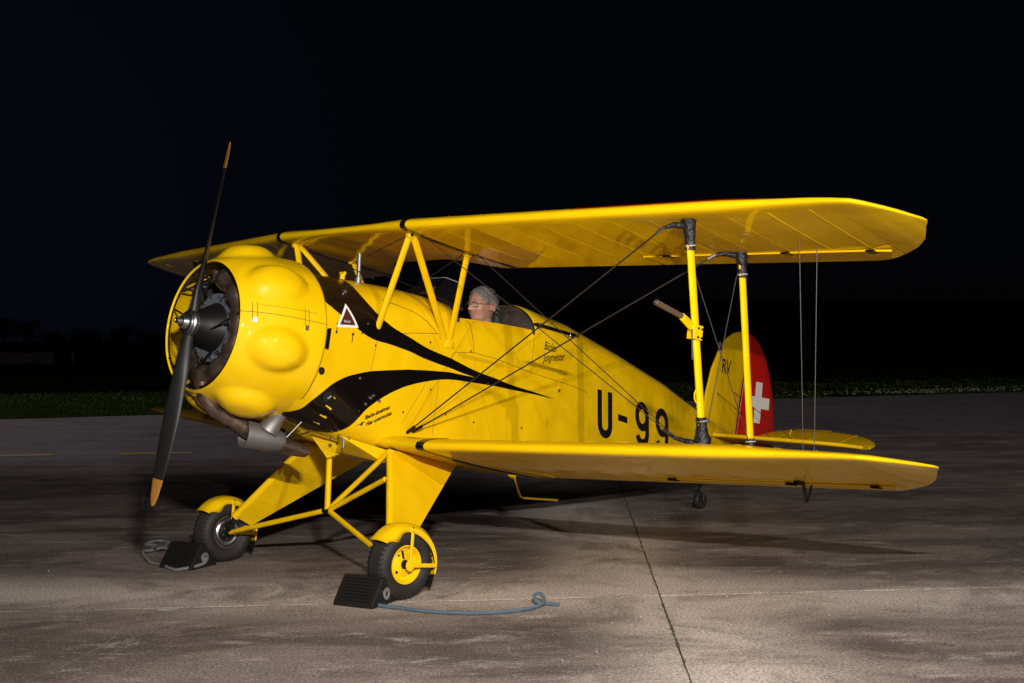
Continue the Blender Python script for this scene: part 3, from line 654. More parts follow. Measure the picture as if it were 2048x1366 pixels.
# black tie rods across the opening
for p, q in [((.085, -.335, .10), (.06, -.06, .02)), ((.085, .33, .07), (.07, .05, -.04)), ((.08, -.12, -.33), (.09, .12, -.12)), ((.08, -.15, -.315), (.12, -.10, .0)), ((.08, -.30, -.18), (.075, -.12, -.325)), ((.09, -.27, .20), (.09, -.02, .26)), ((.09, -.25, .235), (.09, .0, .29))]:
    b = MB(); b.tube([p, q], .0055, 7); b.build('ignition_rod', DRK, PL)
# ---- propeller (two blades at rest)
PA = math.radians(83)
hub = MB(); hub.lathe([(.03, 0), (.03, .075), (-.012, .075), (-.02, .07), (-.022, .062), (-.030, .060), (-.034, .040), (-.060, .032), (-.064, .020), (-.088, .017), (-.092, .010), (-.092, 0)], (-.0, 0, 0), (1, 0, 0), n=40)
HUB = hub.build('propeller_hub', STEEL, PL, autos=30)
b = MB(); b.lathe([(-.093, 0), (-.096, .007), (-.100, .005), (-.100, 0)], (0, 0, 0), (1, 0, 0), n=14); b.build('hub_bolt', mat('brass', (.5, .33, .12), .3, metal=1), HUB)
for s_ in (0, PI):
    d = Vector((0, math.cos(PA+s_), math.sin(PA+s_))); t = Vector((0, -d.z, d.y))
    def blade_loops(r0, r1, n):
        L = []
        for k in range(n):
            r = r0+(r1-r0)*k/(n-1); ch = float(np.interp(r, [.05, .15, .3, .5, .7, .85, .95, 1.0, 1.008], [.06, .07, .088, .098, .09, .075, .056, .03, .006])); th = float(np.interp(r, [.05, .2, .6, 1.0], [.06, .035, .016, .007]))
            be = math.radians(float(np.interp(r, [.05, .3, .6, 1.0], [58, 38, 24, 15]))); cdir = t*math.cos(be)+Vector((1, 0, 0))*math.sin(be); nd_ = Vector((1, 0, 0))*math.cos(be)-t*math.sin(be)
            L.append([d*r+Vector((.005, 0, 0))+cdir*ch/2*math.cos(a)+nd_*th/2*math.sin(a) for a in [2*PI*j/14 for j in range(14)]])
        return L
    b = MB(); b.loft(blade_loops(.05, .86, 22)); bl = b.build('propeller_blade', PROPM, PL, label=None)
    b = MB(); b.loft(blade_loops(.86, 1.008, 12)); b.build('blade_tip', PROPT, bl)

# ---- exhaust pipe, heater muff and outlet under the cowling
b = MB(); b.tube([(.10, .03, -.30), (.13, .03, -.38), (.20, .035, -.445), (.32, .05, -.49), (.42, .07, -.535), (.52, .09, -.565), (.60, .10, -.585)], [.040, .042, .043, .045, .046, .045, .044], 16); b.build('exhaust_pipe', EXH, PL)
b = MB(); b.tube([(.60, .13, -.585), (.68, .14, -.60), (.76, .15, -.615)], [.047, .045, .03], 16, rb=[.047, .05, .055], ref=(0, 0, 1)); b.build('exhaust_outlet', EXH, PL)
b = MB(); ax = Vector((.26, .06, -.02)).normalized(); b.lathe([(0, .074), (.0, .078), (.10, .070), (.20, .060), (.235, .048), (.235, .044)], (.385, .075, -.555), ax, n=30); b.build('heater_muff', ALU, PL, solid=.003)
b = MB(); b.tube([(.50, .13, -.525), (.515, .14, -.49), (.545, .15, -.445), (.57, .155, -.42)], [.062, .056, .038, .026], 20); hm = b.build('heater_cone', ALU, PL)
b = MB(); b.tube([(.565, .153, -.425), (.595, .160, -.395)], .030, 14); b.build('hose', COP, hm)
b = MB(); b.lathe([(0, .032), (.01, .032), (.01, .028)], (.575, .155, -.415), (.03, .007, .03), n=18); b.build('hose_clip', STEEL, hm)
for p, q, r in [((.60, .16, -.56), (.68, .20, -.44), .005), ((.62, .12, -.56), (.64, .15, -.42), .006), ((.70, .05, -.55), (.86, .12, -.47), .006)]:
    b = MB(); b.tube([p, q], r*.65, 7); b.build('control_rod', ALU if r < .006 else DRK, PL)
for p in [(.90, .26, -.50), (.955, .28, -.505), (.88, .22, -.52), (1.03, .335, -.26), (1.05, .335, -.245), (1.0, .335, -.30), (1.10, .333, -.27), (.93, .34, -.16)]:
    b = MB(); b.lathe([(0, .010), (.012, .009), (.016, .005), (.016, 0)], p, (0, 1, -.3 if p[2] < -.4 else 0), n=12); b.build('drain_fitting', STEEL, PL)
b = MB(); b.tube([(.93, .27, -.50), (.93, .275, -.565)], .007, 8); b.build('drain_pipe', ALU, PL)
# silver breather tube and filler cap on the forward deck
b = MB(); b.tube([(1.02, .10, .40), (1.02, .10, .455)], .022, 16); b.tube([(1.02, .10, .455), (1.005, .10, .60)], .013, 16); b.build('vent_tube', ALU, PL)
b = MB(); b.tube([(.90, .10, .42), (.90, .10, .452)], .016, 14); b.tube([(.90, .08, .458), (.90, .12, .458)], .010, 10); b.build('filler_cap', YEL, PL)
b = MB(); c = fout(.80, .255, 0); b.lathe([(0, .016), (.01, .016), (.012, .010), (.02, .008), (.02, 0)], c, (0, .7, .7), n=16); b.build('deck_fastener', STEEL, PL)
# windscreen
ws = thing_pts = [(1.60, .20, .40), (1.60, -.20, .40), (1.74, -.15, .60), (1.74, .15, .60), (1.92, .25, .37), (1.86, .17, .56)]
b = MB(); b.add([(1.60, .13, .455), (1.60, -.13, .455), (1.71, -.11, .60), (1.71, .11, .60), (1.78, .235, .39), (1.80, .17, .575), (1.78, -.235, .39), (1.80, -.17, .575)], [(0, 1, 2, 3), (0, 3, 5, 4), (1, 6, 7, 2)])
WSO = b.build('windscreen', GLS, PL, smooth=False, solid=.003)
b = MB(); b.tube([(1.80, .17, .575), (1.71, .11, .60), (1.71, -.11, .60), (1.80, -.17, .575)], .0028, 6); b.build('windscreen_rim', mat('acrylic_edge', (.25, .25, .27), .3), WSO)

# ---- wings
UU = [0, .006, .0125, .025, .05, .1, .18, .28, .4, .52, .64, .75, .86, .94, 1.0]
UP = [0, .017, .0235, .033, .046, .064, .080, .086, .083, .075, .062, .045, .026, .012, .002]
LO = [0, -.0125, -.0175, -.0225, -.0250, -.0265, -.0275, -.028, -.027, -.025, -.021, -.016, -.010, -.005, -.002]
def wing_def(up):
    if up: return dict(y0=.596, x0=.890, sw=.2025, z0=.721, di=.030, xc=.890, zc=.721)
    return dict(y0=.666, x0=1.162, sw=.196, z0=-.507, di=.058, xc=1.137, zc=-.512)
def wing_geo(up, y):
    D = wing_def(up); a = abs(y)
    if a <= D['y0']: le = D['xc']+(D['x0']-D['xc'])*(a/D['y0']); z = D['z0']
    else: le = D['x0']+D['sw']*(a-D['y0']); z = D['z0']+D['di']*(a-D['y0'])
    te = le+.95 if a > D['y0'] else D['xc']+.955
    ch = .95; T = 3.302
    drop = (.050+.030*max(0, a-.6)/2.3) if up else .090
    if up and a < .56:
        s = min(1, max(0, (a-.22)/.34)); s = s*s*(3-2*s); te = 1.575+(D['xc']+.955-1.575)*s
    if a > 2.80:   # squared, raked tip
        dy = 0 if up else .03; yt = [2.8, 2.9+dy, 3.0+dy, 3.1+dy, 3.18+dy, 3.22+dy, 3.25+dy, 3.272+dy, 3.285+dy]
        le0 = D['x0']+D['sw']*(a-D['y0']); te0 = D['x0']+D['sw']*(2.80-D['y0'])+.95
        le = le0+float(np.interp(a, yt, [0, 0, 0, .008, .115, .19, .265, .31, .36])); te = te0+float(np.interp(a, yt, [0, -.02, -.09, -.18, -.28, -.36, -.425, -.46, -.487]))
        te = max(te, le+.008); z -= (.030 if up else .010)*((a-2.8)/.485)**2
    return le, te, z, drop
def tfac(y): return float(np.interp(abs(y), [2.45, 2.75, 3.1], [1, .72, .58]))
def wing_loop(up, y, u0=0, u1=1, rib=True):
    le, te, z, drop = wing_geo(up, y); c = te-le; full = .95; sg = 1
    th = (c if c > .5 else .5*(c/.5)**.55)*float(np.interp(abs(y), [2.45, 2.75, 3.1], [1, .72, .58]))
    fr = (abs(y)/.205) % 1; sag = .0035*math.sin(PI*fr)**.7 if rib and .05 < abs(y) < 3.0 else 0
    def pt(u, top):
        uu = np.interp(u, UU, UP if top else LO)*th; s = sag*math.sin(PI*min(1, max(0, (u-.04)/.96)))
        zz = z-drop*u*(c/full if c < .9 else 1)+uu+(-s if top else s*.7)
        return (le+u*c, y, float(zz))
    us = [u for u in UU if u0 < u < u1]
    top = [pt(u0, True)]+[pt(u, True) for u in us]+[pt(u1, True)]; bot = [pt(u1, False)]+[pt(u, False) for u in us[::-1]]
    if u0 > 0: bot += [pt(u0, False)]
    return top+bot
def wing_part(name, up, ya, yb, sgn, u0=0, u1=1, m=YFAB, step=.0512, parent=None, grow=0):
    n = max(1, int(round(abs(yb-ya)/step))); ys = np.linspace(ya, yb, n+1)
    if yb > 3.2: ys = list(np.linspace(ya, 3.16, n))+[q_+(0 if up else .03) for q_ in (3.18, 3.20, 3.22, 3.235, 3.25, 3.262, 3.272, 3.279, 3.2845)]
    b = MB(); L = []
    for y in ys:
        lp = wing_loop(up, max(abs(y), 1e-4) if ya >= 0 else y, u0, u1)
        if ya >= 0: lp = [(p[0], sgn*p[1], p[2]) for p in lp]
        if grow:
            cx = sum(p[0] for p in lp)/len(lp); cz = sum(p[2] for p in lp)/len(lp); lp = [(p[0]+(-grow if p[0] < cx else grow), p[1], p[2]+(grow if p[2] > wing_geo(up, y)[2]-.05*(p[0]-lp[0][0]) else -grow)) for p in lp]
        L.append(lp)
    b.loft(L); return b.build(name, m, parent or PL, autos=55)
def xloop(up, ya, yb): pass
for up in (True, False):
    D = wing_def(up); nm = 'upper' if up else 'lower'
    if up:
        ys = list(np.linspace(-.575, .575, 29)); b = MB(); b.loft([wing_loop(up, y) for y in ys]); C_ = b.build('upper_wing_centre', YFAB, PL, autos=55)
    for sg in (1, -1):
        if not up: wing_part('lower_wing_root', up, .25, .635, sg)
        band0, band1 = (.575, .612) if up else (.635, .690)
        # black gap strip, slightly proud of the skin
        b = MB(); L = []
        for y in (band0, (band0+band1)/2, band1):
            lp = wing_loop(up, y, rib=False); z0 = wing_geo(up, y)[2]
            L.append([(p[0]+(-.004 if i in (0, 1, 2, len(lp)-1, len(lp)-2) else 0), sg*p[1], p[2]+(.003 if 0 < i < len(UU) else (-.003 if i >= len(UU) else 0))) for i, p in enumerate(lp)])
        b.loft(L); b.build('gap_strip', BLK, PL)
        W_ = wing_part(nm+'_wing', up, band1, 1.58, sg)
        wing_part(nm+'_wing_outer_box', up, 1.58, 2.98, sg, 0, .765, parent=W_)
        wing_part(nm+'_wing_tip', up, 2.98, 3.30, sg, parent=W_)
        wing_part('aileron', up, 1.592, 2.968, sg, .782, 1, parent=None)
        # bright hinge strip under the aileron gap and hinges
        b = MB(); b.tube([(wing_geo(up, y)[0]+.772*.95, sg*y, wing_geo(up, y)[2]-wing_geo(up, y)[3]*.77-.016) for y in np.linspace(1.60, 2.96, 12)], .006, 6); b.build('hinge_strip', YEL, W_)
        for y in (1.75, 2.42, 2.86):
            q = wing_geo(up, y); b = MB(); b.box((q[0]+.772*.95, sg*y, q[2]-q[3]*.77-.022), (.05, .045, .012)); b.build('aileron_hinge', BLK, W_)
        # rib stitching tapes under the wing
        b = MB()
        for k in range(4, 15):
            y = k*.205
            if not (band1+.02 < y < 2.97): continue
            q = wing_geo(up, y); c = q[1]-q[0]; P_ = [(q[0]+u*c, sg*y, q[2]-q[3]*u+float(np.interp(u, UU, LO))*c*tfac(y)+.0012) for u in np.linspace(.10, .76, 12)]
            b.tube(P_, .0032 if k > 12 else .0020, 5)
            P_ = [(q[0]+u*c, sg*y, q[2]-q[3]*u+float(np.interp(u, UU, UP))*c*tfac(y)-.0006) for u in np.linspace(.10, .76, 12)]; b.tube(P_, .0016, 5)
        b.build('rib_stitching', YFAB, W_)
        if up:   # red field painted on the top surface
            b = MB(); L = []
            for y in np.linspace(1.65, 2.68, 24):
                q = wing_geo(up, y); c = q[1]-q[0]; L.append([(q[0]+u*c, sg*y, q[2]-q[3]*u+float(np.interp(u, UU, UP))*c*tfac(y)+.0035) for u in [.022, .03, .04, .055, .08, .12, .18, .26, .36, .46, .56, .66, .74]])
            b.loft(L, (False, False), False); b.build('red_wing_field', RED, W_, recalc=False)
        # tip rim tube highlights
    # pitot etc later
def wz(up, x, y, top):   # skin height at body x,y
    q = wing_geo(up, y); c = q[1]-q[0]; u = (x-q[0])/c; return q[2]-q[3]*u+float(np.interp(u, UU, UP if top else LO))*c*tfac(y)

# ---- interplane struts with leather boots
def boot(p, d, r0, r1, ln, name='leather_boot', parent=PL, n=9):
    p = Vector(p); d = Vector(d).normalized(); P_ = [p+d*ln*k/(n-1)+Vector((random.uniform(-.002, .002), random.uniform(-.002, .002), 0)) for k in range(n)]
    R_ = [r0+(r1-r0)*min(1, (k/(n-1))*1.6)+random.uniform(-.0015, .0015) for k in range(n)]
    b = MB(); b.tube(P_, R_, 14); o = b.build(name, BOOT, parent)
    b = MB(); e = p+d*ln*.86; b.tube([e-d*.003, e+d*.003], r1+.0025, 12); b.build('boot_lacing', mat('pale_cord', (.35, .32, .26), .8), o); return o
FT_, FB_ = Vector((1.345, 2.245, .742)), Vector((1.640, 2.250, -.345))
RT_, RB_ = Vector((1.940, 2.17, .720)), Vector((2.120, 2.228, -.335))
def mir(p, sg): return Vector((p[0], sg*p[1], p[2]))
for sg in (1, -1):
    for T_, B_ in ((FT_, FB_), (RT_, RB_)):
        t_, b_ = mir(T_, sg), mir(B_, sg); b = MB(); b.tube([b_, b_.lerp(t_, .5), t_], .026, 16, rb=.0145); st = b.build('interplane_strut', YEL, PL)
        d = (b_-t_).normalized(); boot(t_+Vector((0, 0, .0)), d, .040, .026, .155, parent=st); boot(b_, -d, .046 if T_ is FT_ else .032, .027, .125 if T_ is FT_ else .05, parent=st)
# flying wires: fuselage root to the upper strut feet
wires = []
for sg in (1, -1):
    r1_, r2_ = (1.350, .335, -.425), (1.385, .345, -.415)
    e1, e2 = Vector((1.29, 2.15, .700)), Vector((1.87, 2.07, .690))
    for r_, e_ in ((r1_, e1), (r2_, e2)):
        a, c = mir(r_, sg), mir(e_, sg); b = MB(); b.tube([a, c], .0043, 8); b.build('flying_wire', WIRE, PL)
        d = (c-a).normalized(); b = MB(); b.tube([a, a+d*.07], .010, 8); b.build('turnbuckle', DRK, PL)
        b = MB(); T0 = mir(FT_ if e_ is e1 else RT_, sg)+Vector((0, 0, -.035)); P_ = [c-d*.02, c+(T0-c)*.35+Vector((0, 0, .005)), T0]
        b.tube(P_, [.008, .015, .020], 12); b.build('wire_boot', BOOT, PL)
        b = MB(); b.tube([c-d*.06, c-d*.01], .011, 8); b.build('turnbuckle', STEEL, PL)
    # landing wires: cabane tops to the lower front strut foot
    f_ = mir((1.585, 2.12, -.34), sg)
    for a_, off in (((1.02, .62, .690), 0), ((1.47, .62, .675), .012)):
        a = mir(a_, sg); c = f_+Vector((off, 0, 0)); b = MB(); b.tube([a, c], .0026, 6); b.build('landing_wire', WIRE, PL)
        wires.append((a, c, sg))
    b = MB(); b.tube([f_+Vector((-.02, -.07*sg, .035)), f_, mir((1.63, 2.235, -.36), sg)], [.006, .010, .018], 12); b.build('wire_boot', BOOT, PL)
    # incidence wires with fairlead
    a1, c1 = mir(FT_, sg)+Vector((.02, 0, -.16)), mir(RB_, sg)+Vector((-.02, 0, .03)); a2, c2 = mir(RT_, sg)+Vector((-.02, 0, -.15)), mir(FB_, sg)+Vector((.03, 0, .1))
    for a, c in ((a1, c1), (a2, c2)): b = MB(); b.tube([a, c], .0024, 6); b.build('incidence_wire', WIRE2, PL)
    m_ = (a1.lerp(c1, .47)+a2.lerp(c2, .5))/2; b = MB(); b.box(m_, (.022, .014, .045)); b.build('wire_fairlead', BOOT, PL, bevel=.004)
    # aileron balance cables
    for xt, xb in ((1.56+.22, 2.0+.02), (1.717+.24, 2.13)):
        b = MB(); b.tube([mir((xt, 2.62, wz(True, xt, 2.62, False)), sg), mir((xb-.02, 2.62, wz(False, xb-.02, 2.62, True)), sg)], .0020, 6); b.build('aileron_cable', WIRE2, PL)
    # aileron horn under the lower wing
    b = MB(); z_ = wz(False, 2.25, 2.5, False)
    b.tube([mir((2.22, 2.5, z_), sg), mir((2.27, 2.5, z_-.10), sg)], .010, 8); b.tube([mir((2.31, 2.5, z_), sg), mir((2.28, 2.5, z_-.10), sg)], .006, 8); b.box(mir((2.18, 2.5, z_-.005), sg), (.06, .03, .02)); b.build('aileron_horn', BLK, PL)
# javelin bar tying the wires
jv = MB(); jv.tube([(1.417, 1.2, .235), (1.45, 1.2, .235), (1.77, 1.2, .228), (1.803, 1.2, .228)], [.004, .011, .011, .004], 10); JO = jv.build('wire_spreader_bar', BLK, PL)
for p in ((1.472, 1.2, .233), (1.737, 1.2, .226)):
    b = MB(); b.box(p, (.03, .02, .03)); b.build('spreader_clip', STEEL, JO, bevel=.003)
jv = MB(); jv.tube([(1.417, -1.2, .235), (1.803, -1.2, .228)], .010, 10); jv.build('wire_spreader_bar', BLK, PL)
# pitot tube on the front strut
b = MB(); b.tube([(1.142, 2.25, .280), (1.38, 2.25, .247)], .014, 12); b.build('pitot_tube', mat('bronze_tube', (.32, .24, .18), .35, metal=.8), PL)
b = MB(); b.lathe([(0, .009), (-.002, .009), (-.002, .004), (.01, .004)], (1.141, 2.25, .280), (1, 0, -.13), n=12); b.build('pitot_mouth', STEEL, PL)
b = MB(); b.tube([(1.36, 2.25, .25), (1.40, 2.25, .235), (1.47, 2.25, .205)], [.019, .024, .026], 12, rb=[.017, .014, .012], ref=(0, 0, 1)); b.box((1.485, 2.25, .19), (.075, .045, .075)); PB = b.build('pitot_bracket', YEL, PL, bevel=.004)
for dz in (-.025, .02):
    for dx in (.0, .03): b = MB(); b.lathe([(0, .006), (.006, .006), (.006, 0)], (1.48+dx, 2.273, .19+dz), (0, 1, 0), n=8); b.build('bracket_bolt', DRK, PB)
b = MB(); b.tube([(1.44, 2.262, .20), (1.452, 2.265, .12), (1.468, 2.262, .05)], .004, 6); b.build('pitot_hose', WIRE2, PB)
b = MB(); b.tube([Vector((1.56+.028*math.cos(t), 2.25, -.12+.036*math.sin(t))) for t in np.linspace(0, 2*PI, 20)], .004, 6); b.build('tie_down_ring', YEL, PL)

# ---- cabane struts
for sg in (1, -1):
    for a, c in (((1.030, .305, .09), (1.000, .545, .700)), ((1.020, .545, .695), (1.610, .300, .150)), ((1.630, .300, .150), (1.465, .548, .690))):
        b = MB(); b.tube([mir(a, sg), mir(c, sg)], .022, 14, rb=.0125); b.build('cabane_strut', YEL, PL)
    for c in ((1.0, .545, .692), (1.465, .548, .684)):
        b = MB(); b.box(mir(c, sg), (.05, .03, .05)); cb = b.build('cabane_fitting', YEL, PL, bevel=.006)
        b = MB(); b.lathe([(0, .009), (.008, .008), (.008, 0)], mir((c[0], c[1]+.014, c[2]-.01), sg), (0, sg, 0), n=8); b.build('fitting_bolt', DRK, cb)
    for a, c in (((1.02, .53, .70), (1.0, -.27, .44)), ((1.46, .53, .68), (1.60, -.27, .42))):
        b = MB(); b.tube([mir(a, sg), mir(c, sg)], .0028, 6); b.build('cabane_wire', WIRE, PL)
b = MB()
for sg in (1, -1):
    b = MB(); b.tube([fout(1.615, v, 0) if sg > 0 else mir(fout(1.615, v, 0), -1) for v in (-.165, -.12)], [.045, .03], 12, rb=[.008, .012]); b.build('cabane_foot_fairing', YEL, PL)

# ---- tail
def plate(outline, th, name, m, nrm=(0, 1, 0), parent=PL, T3=lambda p: p, rim=.010):
    "an aerofoil-like flat surface: rim tube + skins domed towards the middle"
    P = [Vector(p) for p in outline]; c = sum(P, Vector((0, 0, 0)))/len(P); n_ = Vector(nrm); b = MB(); K_ = [0, .025, .08, .3, .7, 1]; H_ = [0, .55, .8, .95, 1, 1]
    for s_ in (1, -1):
        L = [[p.lerp(c, k)+n_*s_*th*h for p in P] for k, h in zip(K_, H_)]; b.loft(L, (False, False))
    return b.build(name, m, parent, autos=40)
fin = [(4.80, 0, -.06), (4.800, 0, .10), (4.815, 0, .28), (4.865, 0, .49), (4.94, 0, .65), (5.03, 0, .765), (5.13, 0, .83), (5.237, 0, .862), (5.335, 0, .866), (5.338, 0, .60), (5.325, 0, .40), (5.300, 0, .15), (5.285, 0, -.06)]
FINO = plate(fin, .020, 'tail_fin', YFAB)
rud = [(5.352, 0, .868), (5.43, 0, .862), (5.52, 0, .825), (5.61, 0, .755), (5.70, 0, .64), (5.775, 0, .50), (5.835, 0, .34), (5.875, 0, .17), (5.895, 0, 0), (5.88, 0, -.13), (5.80, 0, -.22), (5.45, 0, -.24), (5.29, 0, -.22), (5.300, 0, -.05), (5.318, 0, .15), (5.342, 0, .40), (5.355, 0, .60)]
RUDO = plate(rud, .018, 'rudder', RED); RUDO['label'] = 'red rudder with a white cross'
for sg in (1, -1):
    cr = [(-.052, -.185), (.052, -.185), (.052, -.052), (.185, -.052), (.185, .052), (.052, .052), (.052, .185), (-.052, .185), (-.052, .052), (-.185, .052), (-.185, -.052), (-.052, -.052)]
    cc = Vector((5.575, .30)); tl = math.radians(2)
    b = MB(); b.add([(cc.x+x*math.cos(tl)-z*math.sin(tl), sg*.0205, cc.y+x*math.sin(tl)+z*math.cos(tl)) for x, z in [(p[0]*.95, p[1]*.95) for p in cr]], [tuple(range(12))]); b.build('white_cross', WHT, RUDO, smooth=False, recalc=False, solid=.001)
V_, F_ = text_geo('RV', .17, 0, .62, .002)
b = MB(); b.add([(4.985+x, .0215, .475+z) for x, z in V_], F_); b.build('fin_lettering', INK, FINO, smooth=False, recalc=False)
# hinge gap
b = MB(); b.tube([(5.343, 0, .85), (5.345, 0, .6), (5.332, 0, .40), (5.308, 0, .15), (5.292, 0, -.05)], .012, 8); b.build('rudder_hinge_tube', BLK, PL)
def tz(x): return -.055 if x < 5.36 else -.055+(x-5.36)*math.tan(math.radians(19))
for sg in (1, -1):
    st = [(4.80, .05), (4.84, .12), (4.90, .40), (4.985, .80), (5.06, 1.02), (5.14, 1.14), (5.24, 1.20), (5.345, 1.215), (5.345, .6), (5.345, .05)]
    plate([(x, sg*y, -.055) for x, y in st], .020, 'tailplane', YFAB, nrm=(0, 0, 1))
    el = [(5.37, .06), (5.37, 1.215), (5.45, 1.205), (5.56, 1.14), (5.66, 1.02), (5.74, .86), (5.785, .68), (5.80, .45), (5.80, .25), (5.74, .12), (5.60, .06)]
    EL = plate([(x, sg*y, tz(x)) for x, y in el], .014, 'elevator', YFAB, nrm=(0, 0, 1))
    b = MB(); b.add([(5.80, sg*.25, tz(5.8)), (5.80, sg*.60, tz(5.8)), (5.85, sg*.59, tz(5.85)), (5.85, sg*.26, tz(5.85))], [(0, 1, 2, 3)]); b.build('trim_tab', YFAB, EL, solid=.006, smooth=False)
    b = MB(); b.tube([(5.60, sg*.34, tz(5.6)), (5.62, sg*.34, tz(5.6)+.06)], .005, 6); b.build('tab_horn', YEL, EL)
    for y in (.3, .6, .9):
        b = MB(); b.tube([(5.37, sg*y, tz(5.37)+.016), (5.72, sg*y, tz(5.72)+.012)], .0025, 5); b.build('rib_ridge', YFAB, EL)
    b = MB(); b.tube([(4.795+.0, sg*.05, -.055), (4.84, sg*.12, -.055), (4.90, sg*.40, -.055), (4.985, sg*.80, -.055), (5.06, sg*1.02, -.055), (5.14, sg*1.14, -.055), (5.24, sg*1.205, -.055)], .016, 10); b.build('tailplane_edge', YEL, PL)
    for a, c in (((5.20, .02, .34), (5.24, .62, -.04)), ((4.95, .02, .30), (4.97, .55, -.04)), ((5.2, .05, -.24), (5.24, .62, -.06))):
        b = MB(); b.tube([mir(a, sg), mir(c, sg)], .0028, 6); b.build('tail_brace_wire', WIRE, PL)
    b = MB(); b.tube([mir((5.30, .06, -.04), sg), mir((5.42, .10, -.06), sg)], .022, 10); b.build('hinge_fairing', YEL, PL)
b = MB(); b.tube([mir((4.75, .10, -.10), 1), (4.80, .07, -.06), (4.86, .05, -.04)], [.03, .045, .03], 12); b.build('tail_fillet', YEL, PL)
# tail wheel: find a height that rests on the ground
twx = 4.885; twc = None
zg = (-(ZH)+twx*ST)/CT
c = Vector((twx, 0, zg+.072))
b = MB(); b.lathe([(-.022, .0), (-.022, .05), (-.024, .062), (-.012, .071), (.012, .071), (.024, .062), (.022, .05), (.022, 0)], c, (0, 1, 0), n=28); b.build('tail_wheel', RUB, PL)
b = MB(); b.tube([(4.74, 0, -.29), (4.82, 0, -.38), c+Vector((-.02, 0, .10))], [.022, .018, .016], 10)
for s_ in (-1, 1): b.tube([c+Vector((-.02, 0, .10)), c+Vector((-.0, .034*s_, .06)), c+Vector((0, .034*s_, 0))], .009, 8)
b.build('tail_wheel_fork', DRK, PL)

